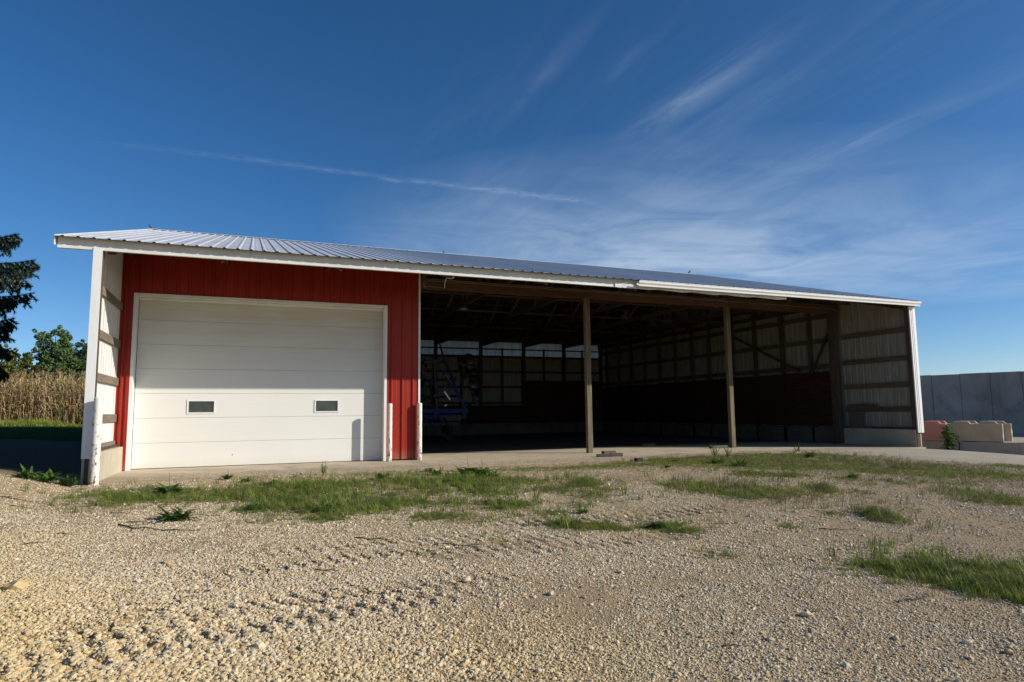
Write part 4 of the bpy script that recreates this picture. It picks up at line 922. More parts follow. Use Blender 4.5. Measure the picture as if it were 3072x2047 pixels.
# patches of growth: x, y, half width, half depth, density, height, kind (0 low dark weed, 1 bright grass, 2 dry mix)
GRASS = [(-10.1,-4.39,0.71,0.8,1,0.09,0),(-9.59,-4.5,0.39,0.58,0.8,0.1,0),(-8.91,-4.69,0.71,0.56,0.8,0.09,0),(-8.46,-5.33,0.36,0.28,0.5,0.08,0),(-8.22,-4.08,0.28,0.46,0.6,0.1,0),(-7.59,-4.54,0.75,0.93,1,0.12,0),(-7.42,-5.8,0.73,0.52,1,0.1,0),(-7.83,-6.35,0.62,0.41,1,0.09,0),(-7.35,-6.46,0.62,0.51,1,0.1,0),(-7.58,-7.15,0.31,0.21,0.8,0.08,0),(-6.75,-6.58,0.69,0.51,0.9,0.1,0),(-6.47,-5.78,0.38,0.4,0.6,0.09,2),(-8.26,-7.09,0.23,0.18,0.5,0.07,0),(-8.38,-6.17,0.22,0.26,0.6,0.08,0),(-6.36,-4.57,0.5,0.6,0.7,0.1,0),(-5.86,-4.9,0.77,0.82,1,0.13,0),(-5.22,-4.96,0.85,0.94,1,0.12,0),(-5.08,-5.86,0.53,0.51,0.8,0.11,0),(-4.37,-4.94,0.66,0.51,0.7,0.1,1),(-3.75,-5.19,0.44,0.38,0.6,0.1,1),(-3.25,-5.64,0.32,0.62,0.9,0.12,0),(-3.93,-6.22,0.54,0.34,0.5,0.12,2),(-3.5,-6.8,0.36,0.48,0.7,0.1,0),(-2.67,-5.79,0.15,0.31,0.3,0.09,2),(-5.34,-7.11,0.35,0.37,0.9,0.11,0),(-5.79,-6.8,0.35,0.26,0.5,0.1,2),(-5.91,-7.81,0.39,0.25,0.8,0.07,0),(-6.24,-7.55,0.32,0.31,0.8,0.08,0),(-5.13,-7.2,0.29,0.31,0.9,0.1,0),(-5.32,-7.83,0.11,0.13,0.5,0.06,0),(-4.79,-7.89,0.27,0.24,0.7,0.09,0),(-4.99,-8.48,0.25,0.18,0.9,0.14,0),(-4.68,-8.69,0.25,0.18,0.8,0.12,1),(-4.46,-8.84,0.2,0.14,0.6,0.08,0),(-3.9,-8.97,0.41,0.22,0.9,0.08,0),(-5.87,-8.93,0.19,0.09,0.7,0.06,0),(-7.57,-7.94,0.17,0.1,0.4,0.06,2),(-6.83,-9.2,0.12,0.12,0.4,0.07,2),(-8.45,-7.14,0.12,0.12,0.4,0.06,0),(-4.26,-3.28,1.11,0.3,0.8,0.06,1),(-2.95,-3.45,1.12,0.31,0.8,0.06,1),(-1.72,-3.53,0.8,0.38,0.8,0.07,1),(-0.67,-3.36,0.73,0.63,0.9,0.08,1),(-6.05,-2.93,0.92,0.35,0.4,0.06,1),(-7.91,-2.86,0.73,0.33,0.35,0.06,1),(0.66,-2.92,0.86,1.24,1,0.09,1),(1.74,-3.09,1.16,1.65,1,0.1,1),(3.47,-2.61,0.91,2.4,1,0.1,1),(4.75,-2.61,0.72,2.15,0.8,0.1,1),(2.77,-5.09,0.99,0.73,0.6,0.09,1),(1.54,-5.04,1.05,0.6,0.7,0.08,1),(3.99,-5.12,0.84,0.81,0.5,0.09,2),(2.89,-6.11,0.77,0.55,0.6,0.1,1),(3.52,-6.55,0.94,0.7,0.7,0.1,1),(4.01,-7.05,0.92,0.74,0.6,0.1,1),(4.67,-7.41,0.51,0.68,0.7,0.1,1),(4.79,-5.9,0.65,0.48,0.4,0.09,2),(6.03,-6.76,0.37,0.47,0.4,0.1,1),(-1.73,-6.64,0.42,0.57,0.8,0.16,1),(-1.44,-7.11,0.48,0.53,0.8,0.15,1),(-1.07,-7.46,0.47,0.56,0.8,0.16,1),(-0.58,-7.74,0.33,0.4,0.6,0.13,1),(-1.87,-6.25,0.36,0.41,0.6,0.12,1),(-0.08,-7.69,0.17,0.54,0.8,0.2,2),(-1.56,-7.72,0.52,0.28,0.5,0.1,2),(0.22,-5.81,0.39,0.46,0.9,0.08,0),(0.79,-6.27,0.27,0.38,0.9,0.1,0),(1.18,-7.04,0.32,0.41,0.8,0.1,1),(0.27,-7.97,0.17,0.23,0.5,0.1,2),(1.75,-7.41,0.18,0.29,0.5,0.09,0),(2.4,-7.45,0.31,0.31,0.4,0.08,0),(2.83,-7.9,0.42,0.37,0.5,0.09,1),(1.8,-8.58,0.41,0.5,0.6,0.12,1),(1.78,-9.09,0.46,0.41,0.9,0.09,1),(1.32,-9.01,0.32,0.31,0.5,0.12,2),(-4.31,-7.51,0.17,0.19,0.4,0.1,0),(-1.06,-9.36,0.22,0.44,0.7,0.2,2),(-2.53,-9.34,0.13,0.18,0.9,0.06,0),(-4.1,-10.14,0.13,0.14,0.9,0.07,0),(-3.84,-10.26,0.05,0.07,0.5,0.05,0),(-1.43,-9.02,0.14,0.16,0.6,0.06,0),(-0.27,-9.13,0.18,0.18,0.3,0.06,0),(-4.01,-11.22,0.09,0.07,0.6,0.05,0),(-1.99,-10.76,0.1,0.1,0.4,0.05,0),(-3.62,-10.51,0.12,0.07,0.4,0.05,2),(-4.02,-10.6,0.08,0.05,0.3,0.05,0),(-3.17,-11.03,0.23,0.22,1,0.07,0),(-3.04,-11.22,0.31,0.3,1,0.09,0),(-2.84,-11.39,0.34,0.38,1,0.1,0),(-2.71,-11.57,0.33,0.47,1,0.11,0),(-2.61,-11.78,0.32,0.55,1,0.12,0),(-2.44,-11.97,0.32,0.58,1,0.12,0),(-2.23,-12.16,0.42,0.66,1,0.12,0)]
ca, sa_ = math.cos(YAW), math.sin(YAW)
def in_patch(x, y):
    best = np.zeros_like(x)
    for (cx, cy, rx, ry, d, *_) in GRASS:
        dx = x-cx; dy = y-cy; u = (dx*ca-dy*sa_)/rx; v = (dx*sa_+dy*ca)/ry; best = np.maximum(best, np.clip(1.25-(u*u+v*v), 0, 1)*d)
    return best
def yard_pts(n_try, near, far, lo=(-15, -13.5), hi=(10.5, -2.0)):
    """random points in the yard, thinned with distance from where one stands"""
    x = rng.uniform(lo[0], hi[0], n_try); y = rng.uniform(lo[1], hi[1], n_try)
    d = np.hypot(x-CAMP.x, y-CAMP.y); kp = rng.random(n_try) < np.clip((near/np.maximum(d, near))**far, 0, 1); x = x[kp]; y = y[kp]; d = d[kp]
    f = np.arctan2(x-CAMP.x, y-CAMP.y)-YAW; kp = (np.abs(f) < .78) & (d > 3.2); return x[kp], y[kp], d[kp]
x, y, d = yard_pts(2600000, 6.6, 1.5)
clump = fbm(x, y, 1.1, 4, 21)+.6*fbm(x, y, 4, 3, 31)
kp = rng.random(len(x)) < np.clip(.66+2.0*clump+.3*ss((-6.5-x)/3), .12, 1)*np.clip(1.15-in_patch(x, y), .08, 1)
left = ss((-6.0-x)/3.0)*ss((-8.0-y)/3)
kp &= ~((x > 3.5) & (y > -5.5+.0*x) & (y > -.9*(x-3.5)-3.2))
kp &= y < -2.35-.25*fbm(x, y, 2, 2, 4)
kp &= rng.random(len(x)) < .42+.58*ss((-4.0-y)/3)
x = x[kp]; y = y[kp]; left = left[kp]; d = d[kp]
sz = np.exp(rng.normal(np.log(.0098), .42, len(x)))*(1+.85*left)*(1+.15*np.clip((d-6)/6, 0, 1)); sz = np.minimum(sz, .045)
big = rng.random(len(x)) < .003; sz[big] *= rng.uniform(1.6, 2.6, big.sum())
z = height(x, y)+sz*.10
scl = np.stack([sz*rng.uniform(.8, 1.4, len(x)), sz*rng.uniform(.8, 1.2, len(x)), sz*rng.uniform(.55, .95, len(x))], 1)
rot = np.stack([rng.uniform(-.5, .5, len(x)), rng.uniform(-.5, .5, len(x)), rng.uniform(0, 6.3, len(x))], 1)
n2 = 42000; x2_ = rng.uniform(-10.7, 4.2, n2); y2_ = rng.uniform(-2.45, -.5, n2); k2 = rng.random(n2) < np.clip((-.95-y2_-.75*ss((-4.5-x2_)/.6))/1.0+2.2*fbm(x2_, y2_, 1.2, 4, 80), 0, 1); x2_ = x2_[k2]; y2_ = y2_[k2]; n2 = len(x2_); s2_ = np.exp(rng.normal(np.log(.0095), .35, n2))
x = np.r_[x, x2_]; y = np.r_[y, y2_]; z = np.r_[z, s2_*.2]; scl = np.r_[scl, np.stack([s2_*1.2, s2_, s2_*.7], 1)]; rot = np.r_[rot, np.stack([0*x2_, 0*x2_, rng.uniform(0, 6.3, n2)], 1)]
gr = scatter('gravel', np.stack([x, y, z], 1), rot, scl, [proto('stone_shape', stone_mesh(i, M['stone'])) for i in range(5)], rng.integers(0, 5, len(x)))
tag(gr, 'loose crushed limestone covering the yard', 'gravel', kind='stuff'); NG = len(x)
# larger single stones
STONES = [(-10.09,-9.06,0.14),(-4.73,-11.75,0.1),(-6.72,-10.11,0.1),(-8.81,-10.67,0.07),(-8.95,-10.77,0.06),(-6.21,-10.66,0.07),(-9.91,-9.39,0.06),(-6.0,-10.81,0.05),(-2.33,-4.95,0.05),(-4.94,-11.99,0.07),(-2.96,-10.39,0.08),(-2.95,-10.61,0.07),(-4.53,-12.28,0.06),(-4.15,-12.48,0.07),(-5.39,-12.28,0.05),(-8.36,-10.47,0.05),(-9.52,-9.83,0.05),(-5.27,-11.06,0.06),(-2.16,-9.18,0.05),(-8.68,-10.97,0.06),(-5.59,-10.97,0.05),(-4.07,-12.68,0.07),(-7.68,-11.3,0.04),(-2.18,-10.08,0.06)]
STLAB = ['large flat pale slab-like stone at the left edge of the gravel', 'pale wedge-shaped stone right of centre at the bottom', 'whitish flat stone in the middle of the open gravel', 'pale chunk at the lower left among yellow gravel', 'stone chunk just left and below the pale chunk at the lower left', 'flat grey stone right of the middle, mid gravel', 'small stone beneath the large slab at the left edge', 'dark grey stone just right of the flat grey one in the middle', 'small stone on the ground between the slab grass and the drive', 'stone under the wedge-shaped one at the lower right', 'larger stone left of the right grass patch, upper one', 'stone just right and below the one left of the right grass patch', "stone at the bottom below the right grass patch's left end", 'stone at the bottom right under the big grass patch', 'small white stone at the bottom edge right of centre', 'small pale stone in the left middle gravel', 'small stone in the yellow gravel at far lower left', 'small stone near the centre of the right half', 'small dark stone in front of the dry tuft at right', 'blocky stone near the bottom left centre', 'small stone beside the lone sprig right of centre', 'stone at the bottom right corner', 'small stone at the bottom centre-left', "stone above the big right grass patch's left tip"]
for i, (sx_, sy_, r_) in enumerate(STONES):
    me = stone_mesh(100+i, M['stone'], 2 if r_ > .05 else 1); o = link('stone', me, None, (sx_, sy_, float(height(sx_, sy_))+r_*.18), (random.uniform(-.2, .2), random.uniform(-.2, .2), random.uniform(0, 6)), ((r_*1.3, r_*.95, r_*.6) if i == 0 else (r_*.95, r_*.7, r_*.42)))
    tag(o, STLAB[i], 'stone', 'larger stones lying on the gravel')

# grass and weeds ------------------------------------------------------
def tuft_mesh(seed, n, hgt, spread, wd, mt, lean=.5, seg=2):
    r_ = random.Random(seed); b = MB()
    for i in range(n):
        a = r_.uniform(0, 6.28); q = spread*math.sqrt(r_.random()); x0, y0 = q*math.cos(a), q*math.sin(a); h = hgt*r_.uniform(.45, 1.1); t = r_.uniform(0, 6.28); l_ = lean*h*r_.uniform(.2, 1.3); w_ = wd*r_.uniform(.6, 1.2)
        c, s = math.cos(t), math.sin(t); px, py = -s*w_/2, c*w_/2; vs_ = []
        for k in range(seg+1):
            f = k/seg; ww = 1-f**1.5; xx = x0+c*l_*f*f; yy_ = y0+s*l_*f*f; zz_ = h*(f-.25*f*f*lean)
            vs_ += [(xx-px*ww, yy_-py*ww, zz_), (xx+px*ww, yy_+py*ww, zz_)]
        b.add(vs_, [(2*k, 2*k+1, 2*k+3, 2*k+2) for k in range(seg)])
    return b.mesh('tuft', mt)
def lowweed_mesh(seed, mt, n=46, hgt=1.0):          # knotweed-like mat: wiry stems with many tiny leaves
    r_ = random.Random(seed); b = MB()
    for i in range(n):
        a = r_.uniform(0, 6.28); q = .5*math.sqrt(r_.random()); h = hgt*r_.uniform(.15, 1.0)*(1-.5*q); t = r_.uniform(0, 6.28); l_ = r_.uniform(.10, .22)
        c, s = math.cos(t), math.sin(t); x0, y0 = q*math.cos(a), q*math.sin(a); up = r_.uniform(-.1, .35)
        b.add([(x0, y0, h), (x0+c*l_*.5-s*.05, y0+s*l_*.5+c*.05, h+up*.5*l_+.02), (x0+c*l_, y0+s*l_, h+up*l_), (x0+c*l_*.5+s*.05, y0+s*l_*.5-c*.05, h+up*.5*l_+.02)], [(0, 1, 2, 3)])
    for i in range(6):
        a = r_.uniform(0, 6.28); t = r_.uniform(0, 6.28); b.beam((.2*math.cos(a), .2*math.sin(a), 0), (.2*math.cos(a)+.2*math.cos(t), .2*math.sin(a)+.2*math.sin(t), hgt*r_.uniform(.6, 1)), .014, .014)
    return b.mesh('weed_sprig', mt)
prot = [proto('weed_a', lowweed_mesh(i, M['grassdark'])) for i in (1, 2)]+[proto('weed_c', tuft_mesh(3, 16, 1.2, .35, .05, M['grassdark'], .5))]
prot += [proto('grass_a', tuft_mesh(10+i, 22, 1.0, .45, .045, M['grassbright'], .6)) for i in (0, 1)]+[proto('grass_c', lowweed_mesh(7, M['grassbright'], 26, .7))]
prot += [proto('dry_a', tuft_mesh(20+i, 16, 1.2, .35, .03, M['grassdry'], .8, 3)) for i in (0, 1)]
Pq = []; Rq = []; Sq = []; Kq = []
def put(px, py, h, kinds, wf_=1.0):
    n = len(px); Pq.append(np.stack([px, py, height(px, py)-.006], 1)); Rq.append(np.stack([rng.uniform(-.12, .12, n), rng.uniform(-.12, .12, n), rng.uniform(0, 6.3, n)], 1))
    s_ = h*rng.uniform(.55, 1.15, n); wd_ = np.maximum(s_, .05)*wf_; Sq.append(np.stack([wd_, wd_, s_], 1)); Kq.append(rng.choice(kinds, n))
KN = {0: [0, 1, 0, 1, 5, 0, 2, 3], 1: [3, 4, 5, 3, 6], 2: [6, 7, 3, 1]}
for (cx, cy, rx, ry, dn_, hh, kd) in GRASS:
    rx *= 1.08; ry *= 1.15; area = math.pi*rx*ry; n = int((1.6 if cy < -8 else 1)*area*dn_*1200*min(1, (.09/hh)**1.0)); r_ = np.sqrt(rng.random(n))*(1.05+.45*rng.normal(0, .5, n)); a = rng.uniform(0, 6.283, n)
    u = r_*rx*np.cos(a); v = r_*ry*np.sin(a); px = cx+u*ca+v*sa_; py = cy-u*sa_+v*ca
    k_ = rng.random(n) < np.clip(.66+3.2*fbm(px, py, 2.0, 4, 40), .03, 1); k_ &= py < 9; px = px[k_]; py = py[k_]; rr = r_[k_]
    put(px, py, hh*(.78-.35*np.clip(rr, 0, 1.2)), KN[kd])
    m_ = max(1, int(n*.06)); put(cx+rng.normal(0, rx*.8, m_), cy+rng.normal(0, ry*.9, m_), np.full(m_, hh*1.25), [6, 7] if kd != 0 else [2, 2, 7])
# thin scattered sprigs over the right and middle of the yard
n = 15000; px = rng.uniform(-9.5, 7.5, n); py = rng.uniform(-8.6, -2.6, n); k_ = rng.random(n) < np.clip(3.0*(fbm(px, py, 1.1, 4, 50)-.02)+.03*(px+3), 0, .9); k_ &= ~((px > 3.6) & (py > -3.6)); px = px[k_]; py = py[k_]; put(px, py, np.full(len(px), .045), [0, 1, 3, 6, 7])
n = 900; px = rng.uniform(-2.5, 6, n); py = rng.uniform(-11.5, -5, n); k_ = fbm(px, py, 1.3, 4, 60) > .10; put(px[k_], py[k_], np.full(k_.sum(), .035), [0, 7, 7])
g = scatter('yard_grass', np.concatenate(Pq), np.concatenate(Rq), np.concatenate(Sq), prot, np.concatenate(Kq)); tag(g, 'patchy low weeds and grass growing through the gravel', 'grass', kind='stuff'); NGR = len(np.concatenate(Kq))
# lawn on the bank at the left, in the shade of the shed
n = 60000; px = rng.uniform(-30, -11.3, n); py = rng.uniform(6.5, 24, n); k_ = rng.random(n) < np.clip((py-7.5)/2+fbm(px, py, .8, 3, 70)*2, 0, 1); px = px[k_]; py = py[k_]
f_ = np.arctan2(px-CAMP.x, py-CAMP.y)-YAW; k_ = f_ > -.78; px = px[k_]; py = py[k_]; n = len(px)
ln = scatter('lawn', np.stack([px, py, height(px, py)-.01], 1), np.stack([np.zeros(n), np.zeros(n), rng.uniform(0, 6.3, n)], 1), np.stack([np.full(n, .22), np.full(n, .22), rng.uniform(.06, .13, n)], 1), [proto('lawn_tuft', tuft_mesh(40+i, 16, 1, .6, .05, M['lawn'], .5)) for i in (0, 1)], rng.integers(0, 2, n)); tag(ln, 'mown green lawn between the shed and the corn', 'grass', kind='stuff')

# leafy weeds, one thing each ------------------------------------------
def leaf(b, o, yaw, L_, W_, rise, droop, lob=0, seg=5):
    o = Vector(o); c, s = math.cos(yaw), math.sin(yaw); side = Vector((-s, c, 0)); vs_ = []
    for k in range(seg+1):
        f = k/seg; r_ = L_*f*math.cos(rise*(1-f*.4)); z_ = L_*(math.sin(rise)*f-droop*f*f); wv = W_*math.sin(math.pi*min(1, f*.88+.08))**.8*(1+lob*(.45 if k % 2 else -.35)); p_ = o+Vector((c*r_, s*r_, z_))
        fold = .25*wv; vs_ += [p_-side*wv+Vector((0, 0, fold)), p_, p_+side*wv+Vector((0, 0, fold))]
    b.add(vs_, [q for k in range(seg) for q in ((3*k, 3*k+3, 3*k+4, 3*k+1), (3*k+1, 3*k+4, 3*k+5, 3*k+2))])
def weed_thing(x_, y_, r, kind, label):
    r *= 1.22
    rd = random.Random(int(x_*100)*7+int(y_*100)); t = empty('weed', (x_, y_, float(height(x_, y_))), label, 'weed', 'leafy weeds growing at the edge of the yard'); WL[t.name] = Vector((0, 0, 0))
    b = MB()
    if kind == 0:      # flat rosette of toothed leaves
        for i in range(80): leaf(b, (rd.uniform(-.35, .35)*r, rd.uniform(-.35, .35)*r, .01), rd.uniform(0, 6.28), r*rd.uniform(.3, .95), r*.055, rd.uniform(.15, 1.15), rd.uniform(.1, .5), .8, 7)
    elif kind == 1:    # broad upright clump
        for i in range(52): leaf(b, (rd.uniform(-.3, .3)*r, rd.uniform(-.3, .3)*r, .01), rd.uniform(0, 6.28), r*rd.uniform(.35, .85), r*.13, rd.uniform(.5, 1.3), rd.uniform(.2, .6), .25, 5)
    else:              # branching stems
        for i in range(8):
            a = rd.uniform(0, 6.28); tip = Vector((math.cos(a)*r*rd.uniform(.1, .7), math.sin(a)*r*rd.uniform(.1, .7), r*rd.uniform(.7, 1.5))); o_ = Vector((rd.uniform(-.04, .04), rd.uniform(-.04, .04), 0))
            b.tube([o_, o_+(tip-o_)*.5+Vector((0, 0, .02)), tip], [.005, .004, .002], 5)
            for k in range(9): f = .25+.75*k/9; leaf(b, o_+(tip-o_)*f, rd.uniform(0, 6.28), r*rd.uniform(.15, .32)*(1.2-.6*f), r*.06, rd.uniform(-.1, .9), .3, .2, 3)
    o = b.build('foliage', M['weed'], t)
    if kind == 1: b = MB(); b.tube([(0, 0, -.02), (.01, 0, r*.5), (.0, .02, r*1.1)], [.008, .006, .002], 6); b.build('stem', M['grassdry'], t)
WEEDS = [(-9.19,-6.62,0.26,0),(-11.75,-2.55,0.26,0),(-11.45,-2.65,0.26,0),(-11.12,-2.75,0.24,0),(-9.51,-4.35,0.25,1),(-8.45,-3.24,0.13,0),(-8.75,-2.6,0.14,1),(-8.03,-4.08,0.16,1),(-8.34,-6.25,0.17,0),(-6.23,-3.85,0.17,1),(-4.66,-3.81,0.25,1),(-4.47,-4.06,0.25,1),(-4.4,-4.37,0.17,0),(-5.23,-3.63,0.18,0),(-7.47,-6.83,0.2,2),(-7.09,-2.59,0.16,2),(-5.17,-2.93,0.12,0),(1.94,-2.59,0.2,2),(2.19,-2.74,0.18,2),(0.95,-4.57,0.2,0),(0.91,-3.95,0.2,0),(4.76,-2.35,0.17,2),(3.76,-2.0,0.2,0),(3.84,-3.62,0.2,0),(0.34,-3.2,0.12,0),(-4.04,-8.92,0.14,0),(1.52,-6.79,0.15,0),(-0.55,-4.21,0.1,0),(3.49,-6.07,0.14,0),(-10.76,-0.64,0.09,1),(-4.49,-7.96,0.1,0)]
WLAB = ['lone large rosette weed on open gravel in front of the garage door', 'leftmost of the dark weeds left of the left bollard', 'middle of the dark weeds left of the left bollard', 'dark weed touching the foot of the left bollard', 'broad-leaved weed at the right part of the leftmost grass patch', 'small rosette weed at the slab edge below the left door window', 'small upright weed just left of the one below the left door window', 'bushy weed at the top left of the large middle grass patch', 'rosette weed at the left tip of the large middle grass patch', 'upright weed below the bollard beside the garage door frame', 'larger weed left of the broad pair in front of the first open bay', 'broad-leaved weed right of its twin in front of the first open bay', 'low weed trailing right of the broad pair before the first open bay', 'dark low weed just left of the broad pair before the first open bay', 'stemmed weed standing in the large middle grass patch', 'thin stemmed weed at the slab edge left of the door bollard', "small low weed at the foot of the red wall's right bollard", 'tall stemmed weed left of the second post foot', 'tall stemmed weed right in front of the second post foot', 'dark rosette weed at the lower edge of the bright grass before the second post', 'dark rosette weed just left and behind the one before the second post', 'slender upright weed alone right of the second post', 'low weed in the bright grass right of the second post', 'low weed where the bright grass thins toward the right wall', 'small dark weed in the grass strip between the first and second posts', 'small spreading weed in the grass tuft at the middle front', 'rosette weed among sparse tufts at the right of the yard', 'small dark weed in the narrow grass strip right of the timber pile', 'thin stemmed weed at the edge of the drive', 'small pale weed at the foot of the left plinth', 'tiny rosette weed at the right of the middle grass']
for (wx, wy, r_, kd), lb in zip(WEEDS, WLAB): weed_thing(wx, wy, r_, kd, lb)
# tall vine-like weed by the blocks
t = empty('weed', (12.75, -.75, float(height(12.75, -.75))), 'tall leafy weed climbing in front of the tan and pink concrete blocks', 'weed'); WL[t.name] = Vector((0, 0, 0)); b = MB(); rd = random.Random(5)
for i in range(7):
    tip = Vector((rd.uniform(.0, .45), rd.uniform(-.2, .15), rd.uniform(.7, 1.15))); b.tube([(0, 0, 0), tip*.5+Vector((.03, 0, 0)), tip], [.01, .007, .003], 5)
    for k in range(16): leaf(b, tip*(.2+.8*k/16), rd.uniform(0, 6.28), rd.uniform(.12, .22), .055, rd.uniform(-.3, .8), .4, .1, 4)
for i in range(60): leaf(b, (rd.uniform(-.6, .35), rd.uniform(-.35, .3), 0), rd.uniform(0, 6.28), rd.uniform(.15, .32), .04, rd.uniform(.3, 1.2), .4, .2, 4)
b.build('foliage', M['weed'], t)
TWIGS = [(-11.32,-4.56,0.45,0.1),(-9.51,-7.07,0.7,-0.35),(-11.16,-5.03,0.2,0.2),(-10.35,-7.49,0.2,0.5),(-10.19,-7.12,0.2,-0.2),(-6.41,-8.92,0.5,0),(-3.69,-11.8,0.35,0.3),(-4.6,-11.71,0.15,0.5),(-7.77,-9.45,0.2,0),(-9.87,-6.02,0.25,0),(-9.55,-6.73,0.3,0.1),(-9.08,-7.39,0.4,0),(-10.77,-2.56,0.4,0),(-10.32,-2.18,0.5,0.1),(-7.19,-8.41,0.4,0),(-2.21,-9.72,0.3,-0.2),(-5.59,-11.99,0.15,0)]
TLAB = ['long twig at the left edge level with the leftmost grass patch', 'forked branch on the gravel left of centre front of the lone rosette weed', 'short twig just below the long one at the left edge', 'short twig at the far left middle gravel', 'short twig left of the forked branch', 'long thin stick across the centre, below the middle grass', 'straight stick just under the big right grass patch', 'short stick left of the straight one under the right grass patch', 'thin twig in the middle left gravel', 'twig in the gravel above and left of the lone rosette weed', 'twig just left of the lone rosette weed', 'long twig below the lone rosette weed', 'twig on the bare soil by the foot of the left plinth', 'long twig on the bare soil before the left door corner', 'long twig at the left below the middle grass patch', 'twig in the bare patch before the dry tuft at right', 'short dark twig at the bottom centre-right']
for i, ((tx, ty, l_, a), lb) in enumerate(zip(TWIGS, TLAB)):
    rd = random.Random(i+70); pts = []; a0 = -YAW+a
    for k in range(6):
        f = k/5-.5; px_ = tx+l_*f*math.cos(a0)-.04*l_*math.sin(k*2+i)*math.sin(a0); py_ = ty+l_*f*math.sin(a0)+.04*l_*math.sin(k*2+i); pts.append((px_, py_, float(height(px_, py_))+.012+.006*(k % 2)))
    t = empty('twig', pts[2], lb, 'twig', 'dead twigs lying on the gravel'); r0 = .004+.006*l_; b = MB(); b.tube(pts, [r0*(1.2-.17*k) for k in range(6)], 6); b.build('stick', M['twig'], t)
    for q in range(2 if l_ < .35 else 4):
        k = rd.randint(1, 4); p0_ = Vector(pts[k]); a1 = a0+rd.choice((-.6, .6)); p1_ = p0_+Vector((math.cos(a1), math.sin(a1), .05))*l_*rd.uniform(.15, .35); b = MB(); b.tube([p0_, p1_], [r0*.6, r0*.25], 5); b.build('side_twig', M['twig'], t)

# ------------------------------------------------------------------ corn field
def corn_mesh(seed):
    r_ = random.Random(seed); b = MB(); H = r_.uniform(2.1, 2.62); lean = r_.uniform(-.12, .12); top = Vector((lean, r_.uniform(-.1, .1), H)); b.tube([(0, 0, 0), top*.5, top], [.014, .011, .005], 5)
    for k in range(12):
        z_ = .25+k*.2+r_.uniform(-.05, .05); yaw = (k % 2)*math.pi+r_.uniform(-.7, .7); L_ = r_.uniform(.45, .85); c, s = math.cos(yaw), math.sin(yaw); ri = r_.uniform(.2, .7); vs_ = []; tw = r_.uniform(-1.5, 1.5); w0 = r_.uniform(.022, .038); o_ = top*(z_/H)
        for q in range(6):
            f = q/5; hx = L_*(.55*math.sin(f*1.9))*(1.0-.25*f); zz_ = L_*(ri*f*1.6-1.75*f*f*(.5+ri*.5)); t_ = tw*f; sd_ = Vector((-s*math.cos(t_), c*math.cos(t_), math.sin(t_)))*w0*(1-f**2*.9); p_ = o_+Vector((c*hx, s*hx, zz_)); vs_ += [p_-sd_, p_+sd_]
        b.add(vs_, [(2*q, 2*q+1, 2*q+3, 2*q+2) for q in range(5)])
    z_ = r_.uniform(1.0, 1.3); yaw = r_.uniform(0, 6.28); b.tube([top*(z_/H), top*(z_/H)+Vector((math.cos(yaw)*.1, math.sin(yaw)*.1, .02)), top*(z_/H)+Vector((math.cos(yaw)*.17, math.sin(yaw)*.17, -.14))], [.02, .032, .01], 6)
    for k in range(5):
        a = r_.uniform(0, 6.28); b.beam(top, top+Vector((math.cos(a)*.1, math.sin(a)*.1, r_.uniform(.12, .24))), .008, .008)
    return b.mesh('corn_stalk', M['corn'])
cp = [];
for j in range(22):
    y0 = 24.3+j*.55
    for xx in np.arange(-42, -8, .17 if j < 6 else .26): cp.append((xx+random.uniform(-.05, .05), y0+random.uniform(-.07, .07)))
cp = np.array(cp); f_ = np.arctan2(cp[:, 0]-CAMP.x, cp[:, 1]-CAMP.y)-YAW; cp = cp[(f_ > -.80) & (f_ < -.40)]; n = len(cp); s_ = rng.uniform(.84, 1.1, n)*(1+.16*fbm(cp[:, 0], cp[:, 1], .6, 3, 91))
cf = scatter('corn_field', np.stack([cp[:, 0], cp[:, 1], height(cp[:, 0], cp[:, 1])], 1), np.stack([rng.normal(0, .05, n), rng.normal(0, .05, n), rng.uniform(0, 6.3, n)], 1), np.stack([s_, s_, s_], 1), [proto('corn_shape', corn_mesh(i)) for i in range(7)], rng.integers(0, 7, n)); tag(cf, 'ripe dry corn standing beyond the lawn', 'corn', kind='stuff')
n = 3500; px = rng.uniform(-32, -14, n); py = 23.9+rng.normal(0, .35, n)
fb = scatter('corn_edge_grass', np.stack([px, py, height(px, py)], 1), np.stack([np.zeros(n), np.zeros(n), rng.uniform(0, 6.3, n)], 1), np.stack([np.full(n, .4), np.full(n, .4), rng.uniform(.15, .5, n)*np.clip(.5+3*fbm(px, py*0, .35, 2, 5), .25, 1.4)], 1), [proto('edge_tuft', tuft_mesh(60, 22, 1, .4, .05, M['grassbright'], .5))], np.zeros(n, int)); tag(fb, 'green grass and weeds along the foot of the corn', 'grass', kind='stuff')

# ------------------------------------------------------------------ trees
def leaf_cloud(name, centres, n, size, mt, parent, seed, flat=.6, fold=True):
    """many small leaves gathered in clumps; each a bent pair of triangles"""
    r_ = np.random.default_rng(seed); c = np.array([q[:3] for q in centres]); R = np.array([q[3] for q in centres]); pr = R**2/np.sum(R**2)
    k = r_.choice(len(c), n, p=pr); dirn = r_.normal(0, 1, (n, 3)); dirn /= np.linalg.norm(dirn, axis=1)[:, None]; rad = R[k]*(.35+.65*r_.random(n)**.45); p = c[k]+dirn*rad[:, None]*np.array([1, 1, .8])
    a = r_.normal(0, 1, (n, 3)); a[:, 2] *= flat; a /= np.linalg.norm(a, axis=1)[:, None]; b_ = np.cross(a, r_.normal(0, 1, (n, 3))); b_ /= np.linalg.norm(b_, axis=1)[:, None]; s = size*r_.uniform(.6, 1.3, n)[:, None]
    v = np.stack([p-a*s*.5, p+b_*s*.33, p+a*s*.5, p-b_*s*.33], 1).reshape(-1, 3); f = np.arange(4*n).reshape(-1, 4); off = np.array(WL[parent.name]); return link(name, fastmesh(name, v-off, f, mt), parent)
